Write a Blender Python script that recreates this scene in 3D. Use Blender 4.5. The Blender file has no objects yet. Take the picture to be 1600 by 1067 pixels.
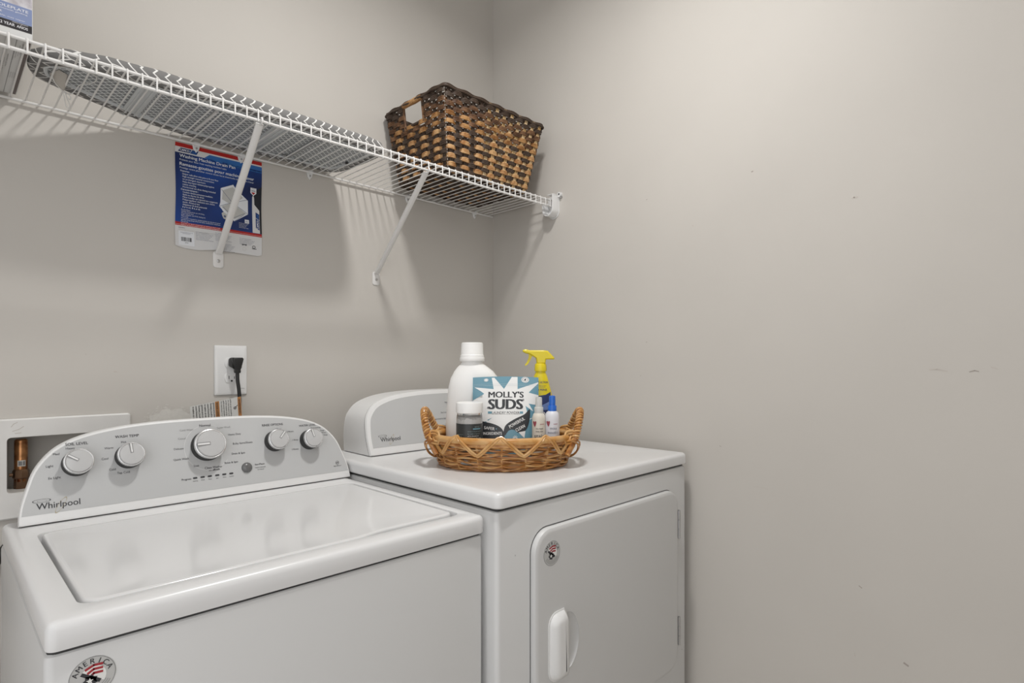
import bpy, bmesh, math, random
from mathutils import Vector, Matrix
from mathutils.geometry import tessellate_polygon
random.seed(7)
SC = bpy.context.scene
COL = SC.collection
PI = math.pi
# ------------------------------------------------------------------ camera
TH = math.radians(44.873)
CAM = Vector((-1.486, -1.58, 1.137))
cd = bpy.data.cameras.new('camera'); co = bpy.data.objects.new('camera', cd); COL.objects.link(co)
co.location = CAM; co.rotation_euler = (PI/2, 0, -(PI/2 - TH))
cd.sensor_width = 36.0; cd.lens = 900.99/1600*36.0; cd.shift_y = 34.5/1600; cd.clip_start = 0.01
SC.camera = co
# ------------------------------------------------------------------ light
SC.view_settings.view_transform = 'Standard'; SC.view_settings.look = 'None'
SC.view_settings.gamma = 1.0; SC.view_settings.use_curve_mapping = False
SC.view_settings.exposure = 0.0
w = bpy.data.worlds.new('world'); SC.world = w; w.use_nodes = True
w.node_tree.nodes['Background'].inputs[0].default_value = (0.99, 0.99, 1.0, 1)
w.node_tree.nodes['Background'].inputs[1].default_value = 1.42
LX, LY, LZ = -0.75, -0.90, 2.56
def area(name, loc, size, power, color, rot=(0, 0, 0), shape='DISK', size_y=None):
    l = bpy.data.lights.new(name, 'AREA'); l.shape = shape; l.size = size; l.energy = power; l.color = color
    if size_y: l.size_y = size_y
    o = bpy.data.objects.new(name, l); COL.objects.link(o); o.location = loc; o.rotation_euler = rot
    return o
lamp = area('ceiling_lamp_light', (LX, LY, LZ), 0.16, 13.0, (1.0, 0.985, 0.96)); lamp.data.spread = math.radians(158)   # recessed downlight

# ------------------------------------------------------------------ materials
def lin(h):
    h = h.lstrip('#'); out = []
    for i in (0, 2, 4):
        c = int(h[i:i+2], 16)/255
        out.append(c/12.92 if c <= 0.04045 else ((c+0.055)/1.055)**2.4)
    return (*out, 1)
MATS = {}
def mat(name, col, rough=0.5, metal=0.0, bump=0.0, bscale=50.0, var=0.0, vscale=8.0, col2=None, coat=0.0, spec=0.5, trans=0.0, detail=2.0):
    if name in MATS: return MATS[name]
    m = bpy.data.materials.new(name); m.use_nodes = True; nt = m.node_tree; b = nt.nodes['Principled BSDF']
    c = lin(col) if isinstance(col, str) else (*col, 1)
    b.inputs['Base Color'].default_value = c; b.inputs['Roughness'].default_value = rough
    b.inputs['Metallic'].default_value = metal; b.inputs['Coat Weight'].default_value = coat
    b.inputs['Specular IOR Level'].default_value = spec
    b.inputs['Transmission Weight'].default_value = trans
    tc = nt.nodes.new('ShaderNodeTexCoord')
    if col2 is None and var > 0:
        c2 = tuple(x*(1-var) for x in c[:3]) + (1,)
    elif col2: c2 = lin(col2)
    if col2 or var > 0:
        n = nt.nodes.new('ShaderNodeTexNoise'); n.inputs['Scale'].default_value = vscale; n.inputs['Detail'].default_value = detail
        r = nt.nodes.new('ShaderNodeValToRGB'); r.color_ramp.elements[0].position = 0.35; r.color_ramp.elements[1].position = 0.65
        r.color_ramp.elements[0].color = c; r.color_ramp.elements[1].color = c2
        nt.links.new(tc.outputs['Object'], n.inputs['Vector']); nt.links.new(n.outputs['Fac'], r.inputs[0])
        nt.links.new(r.outputs[0], b.inputs['Base Color'])
    if bump > 0:
        n2 = nt.nodes.new('ShaderNodeTexNoise'); n2.inputs['Scale'].default_value = bscale; n2.inputs['Detail'].default_value = 3
        bp = nt.nodes.new('ShaderNodeBump'); bp.inputs['Strength'].default_value = bump; bp.inputs['Distance'].default_value = 0.002
        nt.links.new(tc.outputs['Object'], n2.inputs['Vector']); nt.links.new(n2.outputs['Fac'], bp.inputs['Height'])
        nt.links.new(bp.outputs['Normal'], b.inputs['Normal'])
    MATS[name] = m
    return m
WALL = mat('greige_wall_paint', (0.565, 0.538, 0.500), 0.6, bump=0.06, bscale=90, var=0.03, vscale=3, spec=0.3)
CEIL = mat('ceiling_paint', (0.80, 0.79, 0.77), 0.8)
FLOOR = mat('floor_vinyl', (0.55, 0.51, 0.46), 0.5, var=0.25, vscale=6)
PATCH = mat('wall_patch_compound', (0.64, 0.62, 0.58), 0.8, var=0.06, vscale=150)
SCUFF = mat('scuff_mark', (0.36, 0.32, 0.29), 0.8)
SCUFFL = mat('faint_scuff', (0.52, 0.48, 0.44), 0.8)
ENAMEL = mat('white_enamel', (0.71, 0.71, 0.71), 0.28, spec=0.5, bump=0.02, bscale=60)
ENAMEL_SH = mat('shaded_enamel', (0.60, 0.60, 0.595), 0.34, bump=0.02, bscale=60)  # the same white enamel, darkened for shade on the fronts and cabinets
LIDM = mat('glossy_lid_enamel', (0.69, 0.69, 0.69), 0.13, spec=0.5)
PLAST = mat('white_plastic', (0.74, 0.74, 0.735), 0.35)
SILVER = mat('silver_grey_panel', (0.50, 0.505, 0.505), 0.36, bump=0.01, bscale=300)
KNOBG = mat('knob_grey', (0.50, 0.50, 0.50), 0.25, coat=0.3)
KNOBR = mat('knob_chrome_ring', (0.70, 0.70, 0.70), 0.25, metal=0.7)
DARK = mat('dark_gap', (0.03, 0.03, 0.03), 0.6)
BLACK = mat('black_plastic', (0.012, 0.012, 0.012), 0.4)
INK = mat('print_ink', (0.03, 0.03, 0.035), 0.5)
INKG = mat('print_grey', (0.25, 0.25, 0.25), 0.5)
GOLD = mat('logo_gold', (0.45, 0.36, 0.18), 0.4)
WIRE = mat('white_coated_wire', (0.74, 0.73, 0.715), 0.35)
METAL = mat('zinc_metal', (0.5, 0.5, 0.5), 0.35, metal=0.9)
COPPER = mat('copper', (0.62, 0.30, 0.13), 0.32, metal=0.85, col2='5a2c14', vscale=40)
BRASS = mat('dark_brass', (0.16, 0.09, 0.05), 0.4, metal=0.6)
BOXW = mat('outlet_box_plastic', (0.72, 0.71, 0.69), 0.45, var=0.08, vscale=14)
BOXIN = mat('outlet_box_inner', (0.50, 0.48, 0.45), 0.6)

# ------------------------------------------------------------------ mesh builder
class MB:
    def __init__(s): s.v = []; s.f = []; s.m = []; s.mats = []; s.flat = []
    def mi(s, m):
        if m not in s.mats: s.mats.append(m)
        return s.mats.index(m)
    def add(s, vs, fs, m, flat=False):
        o = len(s.v); k = s.mi(m); s.v += [Vector(p) for p in vs]
        for f in fs: s.f.append([i+o for i in f]); s.m.append(k); s.flat.append(flat)
    def bm(s, b, m, flat=False):
        b.verts.ensure_lookup_table(); b.verts.index_update()
        s.add([v.co.copy() for v in b.verts], [[v.index for v in f.verts] for f in b.faces], m, flat); b.free()
    def box(s, x0, x1, y0, y1, z0, z1, m, bev=0.0, seg=2):
        b = bmesh.new(); bmesh.ops.create_cube(b, size=1)
        for v in b.verts: v.co = Vector(((x0+x1)/2+v.co.x*(x1-x0), (y0+y1)/2+v.co.y*(y1-y0), (z0+z1)/2+v.co.z*(z1-z0)))
        if bev > 0: bmesh.ops.bevel(b, geom=b.edges[:], offset=bev, segments=seg, affect='EDGES', profile=0.5)
        s.bm(b, m)
    def tube(s, pts, r, m, seg=8, closed=False, cap=True, flat2=1.0):
        pts = [Vector(p) for p in pts]; n = len(pts)
        rs = r if isinstance(r, (list, tuple)) else [r]*n
        tg = []
        for i in range(n):
            a = pts[(i-1) % n] if (closed or i > 0) else pts[i]; c = pts[(i+1) % n] if (closed or i < n-1) else pts[i]
            d = c-a; tg.append(d.normalized() if d.length > 1e-9 else Vector((0, 0, 1)))
        up = Vector((0, 0, 1)) if abs(tg[0].z) < 0.9 else Vector((1, 0, 0))
        nr = (up-tg[0]*up.dot(tg[0])).normalized(); vs = []
        for i in range(n):
            nr = (nr-tg[i]*nr.dot(tg[i])); nr = nr.normalized() if nr.length > 1e-6 else Vector((1, 0, 0))
            bn = tg[i].cross(nr)
            for k in range(seg):
                a = 2*PI*k/seg; vs.append(pts[i]+nr*math.cos(a)*rs[i]+bn*math.sin(a)*rs[i]*flat2)
        fs = []
        for i in range(n if closed else n-1):
            j = (i+1) % n
            for k in range(seg):
                l = (k+1) % seg; fs.append([i*seg+k, i*seg+l, j*seg+l, j*seg+k])
        if cap and not closed:
            fs.append(list(range(seg))[::-1]); fs.append([(n-1)*seg+k for k in range(seg)])
        s.add(vs, fs, m)
    def loft(s, loops, m, cap0=True, cap1=True, closed=True):
        n = len(loops[0]); vs = [p for l in loops for p in l]; fs = []
        for i in range(len(loops)-1):
            for k in range(n if closed else n-1):
                l = (k+1) % n; fs.append([i*n+k, i*n+l, (i+1)*n+l, (i+1)*n+k])
        if cap0: fs.append(list(range(n))[::-1])
        if cap1: fs.append([(len(loops)-1)*n+k for k in range(n)])
        s.add(vs, fs, m)
    def lathe(s, prof, c, m, seg=28, sx=1.0, sy=1.0, axis=None, rot=0.0):
        # prof: (r, h) ; axis = (origin-less) rotation matrix
        loops = []
        for r, h in prof:
            l = []
            for k in range(seg):
                a = 2*PI*k/seg; p = Vector((r*math.cos(a)*sx, r*math.sin(a)*sy, h))
                if rot: p = Matrix.Rotation(rot, 3, 'Z') @ p
                if axis is not None: p = axis @ p
                l.append(Vector(c)+p)
            loops.append(l)
        s.loft(loops, m)
    def build(s, name, parent=None, base=None, label=None, sharp=32):
        me = bpy.data.meshes.new(name)
        off = Vector(base) if base is not None else (Vector(parent['w']) if parent is not None else Vector((0, 0, 0)))
        me.from_pydata([v-off for v in s.v], [], s.f); me.validate(clean_customdata=False)
        for m in s.mats: me.materials.append(m)
        if len(me.polygons) == len(s.f):
            me.polygons.foreach_set('material_index', s.m)
            me.polygons.foreach_set('use_smooth', [not f for f in s.flat])
        b = bmesh.new(); b.from_mesh(me)
        bmesh.ops.recalc_face_normals(b, faces=[f for f in b.faces if f.smooth]); b.to_mesh(me); b.free()
        me.set_sharp_from_angle(angle=math.radians(sharp)); me.update()
        o = bpy.data.objects.new(name, me); COL.objects.link(o)
        o['w'] = list(off)
        if parent is not None:
            o.parent = parent; o.location = off-Vector(parent['w'])
        else: o.location = off
        if label: o['label'] = label
        return o
def thing(name, loc, label, cat, group=None):
    o = bpy.data.objects.new(name, None); COL.objects.link(o); o.location = loc; o.empty_display_size = 0.05
    o['w'] = list(loc); o['label'] = label; o['category'] = cat
    if group: o['group'] = group
    return o
def tag(o, label, cat, group=None):
    o['label'] = label; o['category'] = cat
    if group: o['group'] = group
    return o
def struct(o): o['kind'] = 'structure'; return o
# 2-D helpers
def rrect(x0, x1, y0, y1, r, n=6):
    out = []
    for cx, cy, a0 in ((x1-r, y1-r, 0), (x0+r, y1-r, PI/2), (x0+r, y0+r, PI), (x1-r, y0+r, 1.5*PI)):
        for k in range(n+1):
            a = a0+PI/2*k/n; out.append((cx+r*math.cos(a), cy+r*math.sin(a)))
    return out
def circ(cx, cy, r, n=32, sy=1.0, a0=0, a1=2*PI):
    return [(cx+r*math.cos(a0+(a1-a0)*k/n), cy+r*sy*math.sin(a0+(a1-a0)*k/n)) for k in range(n)]
def offs(pts, d):
    n = len(pts); out = []
    A = sum(pts[i][0]*pts[(i+1) % n][1]-pts[(i+1) % n][0]*pts[i][1] for i in range(n))
    sg = 1 if A > 0 else -1
    for i in range(n):
        a, b, c = pts[i-1], pts[i], pts[(i+1) % n]
        e1 = Vector((b[0]-a[0], b[1]-a[1])); e2 = Vector((c[0]-b[0], c[1]-b[1]))
        if e1.length < 1e-9: e1 = e2
        if e2.length < 1e-9: e2 = e1
        e1.normalize(); e2.normalize()
        n1 = Vector((e1.y, -e1.x))*sg; n2 = Vector((e2.y, -e2.x))*sg
        q = n1+n2; q = q.normalized() if q.length > 1e-6 else n1
        k = 1/max(0.5, q.dot(n1)); out.append((b[0]+q.x*d*k, b[1]+q.y*d*k))
    return out
def spline(pts, n=6, closed=False):
    P = [Vector(p) for p in pts]; N = len(P); out = []
    for i in range(N if closed else N-1):
        p0 = P[(i-1) % N] if (closed or i > 0) else P[i]*2-P[i+1]; p1 = P[i]; p2 = P[(i+1) % N]
        p3 = P[(i+2) % N] if (closed or i < N-2) else P[i+1]*2-P[i]
        for k in range(n):
            t = k/n; out.append(0.5*((2*p1)+(p2-p0)*t+(2*p0-5*p1+4*p2-p3)*t*t+(3*p1-p0-3*p2+p3)*t**3))
    if not closed: out.append(P[-1])
    return out
_tc = {}
def text2d(s, bold=0.0):
    key = (s, bold)
    if key in _tc: return _tc[key]
    c = bpy.data.curves.new('glyphs', 'FONT'); c.body = s; c.size = 1.0; c.offset = bold; c.resolution_u = 3
    o = bpy.data.objects.new('glyphs', c); COL.objects.link(o)
    bpy.context.view_layer.update()
    me = bpy.data.meshes.new_from_object(o.evaluated_get(bpy.context.evaluated_depsgraph_get()))
    vs = [(v.co.x, v.co.y) for v in me.vertices]; fs = [list(p.vertices) for p in me.polygons]
    bpy.data.objects.remove(o); bpy.data.curves.remove(c); bpy.data.meshes.remove(me)
    if vs:
        x0 = min(v[0] for v in vs); x1 = max(v[0] for v in vs)
    else: x0, x1 = 0, 1
    _tc[key] = (vs, fs, x0, x1)
    return _tc[key]
class Art:
    """flat artwork laid on a surface: mapper(u, v, height) -> point"""
    def __init__(s, mb, mapper, step=None, rng=None): s.mb = mb; s.map = mapper; s.step = step; s.rng = rng
    def put(s, vs, fs, m, h):
        if s.step:
            b = bmesh.new(); bv = [b.verts.new((p[0], p[1], 0)) for p in vs]
            for f in fs:
                try: b.faces.new([bv[i] for i in f])
                except ValueError: pass
            (u0, u1), (v0, v1) = s.rng
            for ax, a0, a1 in ((0, u0, u1), (1, v0, v1)):
                k = a0+s.step
                while k < a1:
                    no = Vector((1, 0, 0)) if ax == 0 else Vector((0, 1, 0))
                    bmesh.ops.bisect_plane(b, geom=b.verts[:]+b.edges[:]+b.faces[:], plane_co=no*k, plane_no=no); k += s.step
            b.verts.index_update()
            vs = [(v.co.x, v.co.y) for v in b.verts]; fs = [[v.index for v in f.verts] for f in b.faces]; b.free()
        s.mb.add([s.map(p[0], p[1], h) for p in vs], fs, m, True)
    def poly(s, pts, m, h=1):
        vs = [(p[0], p[1]) for p in pts]; fs = []
        for q in tessellate_polygon([[Vector((p[0], p[1], 0)) for p in vs]]):
            a, b, c = (vs[i] for i in q); cr = (b[0]-a[0])*(c[1]-a[1])-(b[1]-a[1])*(c[0]-a[0])
            if abs(cr) > 1e-14: fs.append(list(q) if cr > 0 else list(q)[::-1])
        s.put(vs, fs, m, h)
    def rect(s, u0, u1, v0, v1, m, h=1): s.poly([(u0, v0), (u1, v0), (u1, v1), (u0, v1)], m, h)
    def line(s, pts, wd, m, h=1, closed=False):
        n = len(pts)
        for i in range(n if closed else n-1):
            a = Vector(pts[i]); b = Vector(pts[(i+1) % n]); d = b-a
            if d.length < 1e-9: continue
            d.normalize(); q = Vector((-d.y, d.x))*wd/2; e = d*wd*0.2
            s.put([a+q-e, a-q-e, b-q+e, b+q+e], [[0, 1, 2, 3]], m, h)
    def ring(s, cx, cy, r0, r1, m, h=1, n=36, sy=1.0, rot=0.0, a0=0, a1=2*PI):
        vs = []; fs = []
        for k in range(n+1):
            a = a0+(a1-a0)*k/n
            for r in (r0, r1):
                x = r*math.cos(a); y = r*math.sin(a)*sy
                vs.append((cx+x*math.cos(rot)-y*math.sin(rot), cy+x*math.sin(rot)+y*math.cos(rot)))
        for k in range(n): fs.append([2*k, 2*k+1, 2*k+3, 2*k+2])
        s.put(vs, fs, m, h)
    def text(s, t, u, v, size, m, h=2, align='c', bold=0.0, width=None, rot=0.0, warp=None):
        if bold > 0:      # embolden with close copies
            for i, q in enumerate((-1, 0, 1)):
                d = q*bold*0.55*size; s.text(t, u+d*math.cos(rot), v+d*math.sin(rot), size, m, h+i*0.05, align, 0.0, width, rot, warp)
            return
        vs, fs, x0, x1 = text2d(t, 0.0)
        if not fs: return
        sx = size if width is None else width/(x1-x0)
        o = {'c': -(x0+x1)/2, 'l': -x0, 'r': -x1}[align]; c, q = math.cos(rot), math.sin(rot); out = []
        for a, b in vs:
            x = (a+o)*sx; y = b*size
            if warp: x, y = warp(x, y)
            out.append((u+x*c-y*q, v+x*q+y*c))
        s.put(out, fs, m, h)
    def arc_text(s, t, cx, cy, r, size, m, amid, da, h=2, bold=0.02):
        n = len(t)
        for i, ch in enumerate(t):
            a = amid-(i-(n-1)/2)*da
            s.text(ch, cx+r*math.cos(a), cy+r*math.sin(a), size, m, h, rot=a-PI/2, bold=bold)
def plane_map(o, ux, uy, nrm, lay=0.00025):
    o = Vector(o); ux = Vector(ux); uy = Vector(uy); nrm = Vector(nrm)
    return lambda u, v, h: o+ux*u+uy*v+nrm*(h*lay)
def greek(art, u0, u1, v, n, lh, m, rnd, size=None, h=2):
    """rows of tiny words standing for the small print"""
    words = ['protege votre plancher', 'heavy duty plastic pan', 'fuites de machine', 'washing machine leaks', 'durable impact resistant', 'conception durable', 'installation facile', 'for most washers']
    for i in range(n):
        t = words[(i*3+rnd) % len(words)]+' '+words[(i*5+rnd+2) % len(words)]
        w_ = (u1-u0)*(0.72+0.28*((i*7+rnd) % 5)/4)
        art.text(t, u0, v-i*lh, size or lh*0.9, m, h, 'l', width=w_)
# ------------------------------------------------------------------ room shell
bx0, bx1, bz0, bz1 = -1.379, -1.195, 0.868, 0.984     # opening in the back wall for the outlet box
XL, YF, H = -2.35, -2.3, 2.6
m = MB()
m.box(XL, bx0, 0, 0.12, 0, H, WALL); m.box(bx1, 0.12, 0, 0.12, 0, H, WALL)
m.box(bx0, bx1, 0, 0.12, 0, bz0, WALL); m.box(bx0, bx1, 0, 0.12, bz1, H, WALL)
a = Art(m, plane_map((0, 0, 0), (1, 0, 0), (0, 0, 1), (0, -1, 0)))
pt = []
for k in range(40):
    t = PI*k/39; rr = 1+0.05*math.sin(k*0.9)+0.03*math.sin(k*2.1+1)
    pt.append((-1.075+0.058*rr*math.cos(t), 0.975+0.052*rr*math.sin(t)))
a.poly(pt, PATCH, 3)
for k in range(60):
    t = PI*(0.05+0.9*random.random()); r_ = 1+0.02+0.22*random.random()**1.5
    x = -1.075+0.058*r_*math.cos(t); z = 0.975+0.052*r_*math.sin(t); q = random.uniform(0.0008, 0.003)
    a.poly([(x+q*random.uniform(0.9, 1.3)*math.cos(j*1.05), z+q*0.5*math.sin(j*1.05)) for j in range(6)], PATCH, 1+0.02*k)
for x, z, q in ((-1.19, 1.118, 0.004), (-1.245, 1.158, 0.0025), (-0.80, 1.20, 0.0015), (-0.55, 1.14, 0.002), (-1.37, 1.043, 0.002), (-0.76, 1.10, 0.001)):
    a.poly([(x+q*math.cos(j), z+q*0.45*math.sin(j)) for j in range(6)], SCUFFL, 1)
struct(m.build('wall_back'))
m = MB(); m.box(0, 0.12, YF, 0, 0, H, WALL)
a = Art(m, plane_map((0, 0, 0), (0, 1, 0), (0, 0, 1), (-1, 0, 0)))
for pts, wd, mm in (([(-1.345, 1.124), (-1.358, 1.125), (-1.376, 1.121)], 0.0022, SCUFFL), ([(-1.412, 1.120), (-1.420, 1.123), (-1.427, 1.121)], 0.0018, SCUFF),
                    ([(-1.446, 1.130), (-1.456, 1.126)], 0.002, SCUFFL), ([(-0.975, 0.8215), (-1.0, 0.8225), (-1.012, 0.820)], 0.0008, SCUFFL),
                    ([(-0.885, 0.917), (-0.889, 0.915)], 0.0015, SCUFF), ([(-1.214, 0.632), (-1.220, 0.628)], 0.002, SCUFF),
                    ([(-1.300, 0.488), (-1.308, 0.484)], 0.004, SCUFF), ([(-1.205, 0.476), (-1.206, 0.469)], 0.002, SCUFFL),
                    ([(-0.805, 1.52), (-0.81, 1.518)], 0.002, SCUFFL), ([(-0.66, 1.62), (-0.663, 1.621)], 0.002, SCUFF), ([(-0.97, 1.63), (-0.974, 1.631)], 0.003, SCUFF),
                    ([(-1.20, 1.515), (-1.204, 1.517), (-1.212, 1.516)], 0.003, SCUFFL), ([(-0.66, 1.20), (-0.662, 1.201)], 0.002, SCUFF), ([(-0.64, 1.10), (-0.641, 1.102)], 0.0015, SCUFF)):
    a.line(pts, wd, mm, 1)
struct(m.build('wall_right'))
# unseen left and front walls, an opening left between them for the world fill
m = MB(); m.box(XL-0.12, XL, -0.75, 0.12, 0, H, WALL); struct(m.build('wall_left'))
m = MB(); m.box(-1.35, 0.12, YF-0.12, YF, 0, H, WALL); struct(m.build('wall_front'))  # added out of view, cut short to steer the fill
m = MB(); m.box(XL-0.9, 0.12, YF-0.12, 0.12, -0.1, 0, FLOOR); struct(m.build('floor'))
m = MB(); m.box(XL-0.12, 0.12, YF-0.12, 0.12, H, H+0.1, CEIL); struct(m.build('ceiling'))

# ------------------------------------------------------------------ washer outlet box (recessed in the wall)
t = thing('washer_outlet_box', (-1.28, 0, 0.82), 'white plastic washer outlet box set into the wall behind the washing machine, copper pipe inside', 'outlet box')
m = MB()
O = [(x, z) for x, z in rrect(-1.62, -1.162, 0.815, 1.0225, 0.006)]
O2 = offs(O, -0.003)
I1 = rrect(bx0, bx1, bz0, bz1, 0.008)
L = lambda pts, y: [Vector((p[0], y, p[1])) for p in pts]
# frame is a ring: outer loops then the opening (the box runs out of view to the left)
m.loft([L(O, -0.0005), L(O, -0.006), L(O2, -0.008), L(I1, -0.008), L(offs(I1, -0.001), -0.004)], BOXW, False, False)
a = Art(m, plane_map((0, -0.008, 0), (1, 0, 0), (0, 0, 1), (0, -1, 0)))
for pts in ([(-1.372, 1.006), (-1.368, 1.012), (-1.362, 1.015)], [(-1.37, 0.997), (-1.36, 1.000), (-1.352, 1.006)], [(-1.366, 0.992), (-1.356, 0.993)]):
    a.line(pts, 0.0012, SCUFFL, 1)
m.build('face_frame', t)
m = MB()
J = offs(I1, -0.001)
m.loft([L(J, -0.004), L(J, 0.088)], BOXIN, False, True); m.build('recess', t)
m = MB()
px, py, pz = -1.352, 0.045, 0.975
m.lathe([(0.004, 0.882), (0.0115, 0.884), (0.0115, 0.965), (0.0110, 0.972), (0.009, 0.9745), (0, 0.9745)], (px, py, 0), COPPER, 20); pp = m.build('copper_pipe', t, label='copper pipe stub with a small paper sticker')
m = MB()
a = Art(m, lambda u, v, h: Vector((px+(0.0118+h*0.0001)*math.sin(u/0.0118), py-(0.0118+h*0.0001)*math.cos(u/0.0118), v)), 0.002, ((-0.02, 0.02), (0.8, 1.0)))
a.rect(-0.007, 0.007, 0.917, 0.930, mat('sticker_white', (0.7, 0.68, 0.64), 0.6), 1); a.rect(-0.005, 0.001, 0.919, 0.928, INKG, 2); a.rect(0.002, 0.006, 0.919, 0.928, INKG, 2)
m.build('sticker', pp)
m = MB()
m.lathe([(0.010, 0.862), (0.012, 0.866), (0.012, 0.890), (0.0145, 0.892), (0.0145, 0.906), (0.0125, 0.910), (0, 0.910)], (px, py, 0), BRASS, 8)
m.tube([(px-0.014, py-0.006, 0.900), (px-0.020, py-0.006, 0.900)], 0.004, BRASS, 8)
m.build('valve', t, label='dark brass valve below the copper pipe')
# ------------------------------------------------------------------ power outlet
t = thing('wall_outlet', (-0.9385, 0, 1.1195), 'white rectangular wall plate with a double power socket above the washing machine', 'power outlet')
ox, oz = -0.9385, 1.1195; hw, hh = 0.0405, 0.0645
m = MB()
lp = [rrect(ox-hw, ox+hw, oz-hh, oz+hh, 0.003, 3)]
m.loft([L(lp[0], -0.0005), L(lp[0], -0.002), L(offs(lp[0], -0.002), -0.0045), L(rrect(ox-hw+0.007, ox+hw-0.007, oz-hh+0.007, oz+hh-0.007, 0.002, 3), -0.0062)], PLAST, False, True)
a = Art(m, plane_map((ox, -0.0062, oz), (1, 0, 0), (0, 0, 1), (0, -1, 0)))
a.line([(0.022, -0.048), (0.026, -0.047), (0.033, -0.048)], 0.0007, INKG, 1)
m.build('wall_plate', t)
for dz in (0.0195, -0.0195):
    m = MB(); z = oz+dz
    fr = [(x, max(z-0.0125, min(z+0.0125, q))) for x, q in circ(ox, z, 0.0172, 32)]
    m.loft([L(fr, -0.005), L(fr, -0.0078), L(offs(fr, -0.001), -0.0082)], PLAST, False, True)
    a = Art(m, plane_map((ox, -0.0082, z), (1, 0, 0), (0, 0, 1), (0, -1, 0)))
    a.rect(-0.0075, -0.0058, -0.003, 0.005, DARK); a.rect(0.0058, 0.0075, -0.003, 0.004, DARK); a.poly(circ(0, -0.0078, 0.0026, 12), DARK)
    m.build('socket', t)
# power cord: plug sits in the upper socket
t = thing('power_cord', (ox+0.003, -0.03, oz), 'black power cord with flat angled plug in the upper socket', 'power cord')
m = MB(); z = oz+0.020; cx = ox+0.004
def pr(y, x0, x1, z0, z1, r): return [Vector((p[0], y, p[1])) for p in rrect(x0, x1, z0, z1, r, 3)]
m.loft([pr(-0.0085, cx-0.012, cx+0.010, z-0.011, z+0.012, 0.005), pr(-0.018, cx-0.013, cx+0.011, z-0.012, z+0.013, 0.005), pr(-0.028, cx-0.009, cx+0.014, z-0.016, z+0.013, 0.004)], BLACK)
def pz_(zz, x0, x1, y0, y1): return [Vector((p[0], p[1], zz)) for p in rrect(x0, x1, y0, y1, 0.003, 3)]
m.loft([pz_(z+0.013, cx-0.009, cx+0.015, -0.034, -0.014), pz_(z+0.009, cx-0.011, cx+0.017, -0.036, -0.014), pz_(z-0.004, cx-0.008, cx+0.014, -0.035, -0.016), pz_(z-0.020, cx-0.003, cx+0.010, -0.033, -0.019),
        pz_(z-0.021, cx-0.004, cx+0.011, -0.034, -0.018), pz_(z-0.027, cx-0.003, cx+0.010, -0.033, -0.020)], BLACK)
m.build('plug', t)
m = MB(); m.tube(spline([(cx+0.0035, -0.027, z-0.024), (cx+0.004, -0.027, z-0.045), (cx+0.008, -0.026, z-0.075), (cx+0.010, -0.025, z-0.11), (cx+0.006, -0.025, z-0.20), (cx-0.02, -0.03, z-0.36)], 5), 0.0048, BLACK, 8, flat2=0.7)
m.build('cable', t)
# warning tag on the cord
t0 = MB(); LW = mat('label_white', (0.62, 0.62, 0.60), 0.5); OR = mat('label_orange', (0.42, 0.19, 0.06), 0.5)
c0 = Vector((-0.925, -0.034, 1.052)); ux = Vector((-0.985, -0.02, -0.16)).normalized(); uy = Vector((-0.06, 0, 1.0)).normalized(); nn = Vector((0, -1, 0))
mp = plane_map(c0, ux, uy, nn)
W_, H_ = 0.122, 0.075
b = [mp(0, 0, 0), mp(W_, 0.0, 0), mp(W_, -H_, 0), mp(0, -H_, 0)]; b2 = [p+Vector((0, 0.0006, 0)) for p in b]
t0.loft([b, b2], LW)
a = Art(t0, mp)
a.rect(0.0005, 0.009, -H_, 0, OR, 1); a.rect(0.054, 0.064, -H_, -0.0005, OR, 1)
mpv = plane_map(c0, -uy, ux*1.0, nn)      # text runs down the tag
a2 = Art(t0, lambda u, v, h: mp(v, -u, h))
a2.text('WARNING', 0.005, 0.002, 0.0075, INK, 2, 'l', bold=0.03, width=0.038); a2.text('AVERTISSEMENT', 0.003, 0.0565, 0.0075, INK, 2, 'l', bold=0.03, width=0.055)
for k in range(8):
    a2.text(['Electrical shock hazard plug into', 'grounded 3 prong outlet do not', 'remove ground prong do not use', 'an adapter do not use an cord'][k % 4], 0.002, 0.0660+k*0.0068, 0.0056, INK, 2, 'l', bold=0.03, width=0.055)
for k in range(5):
    a2.text(['Risque de choc electrique brancher', 'sur une prise a 3 alveoles', 'ne pas enlever la broche de'][k % 3], 0.002, 0.0255+k*0.0056, 0.0046, INK, 2, 'l', bold=0.02, width=0.055)
a.ring(0.0165, -0.026, 0.0016, 0.0034, INK, 2); a.line([(0.0145, -0.024), (0.010, -0.020)], 0.0015, INK, 2)
tag(t0.build('warning_tag', base=(-0.985, -0.034, 0.98)), 'white and orange printed warning tag folded around the black cord', 'warning tag')

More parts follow.
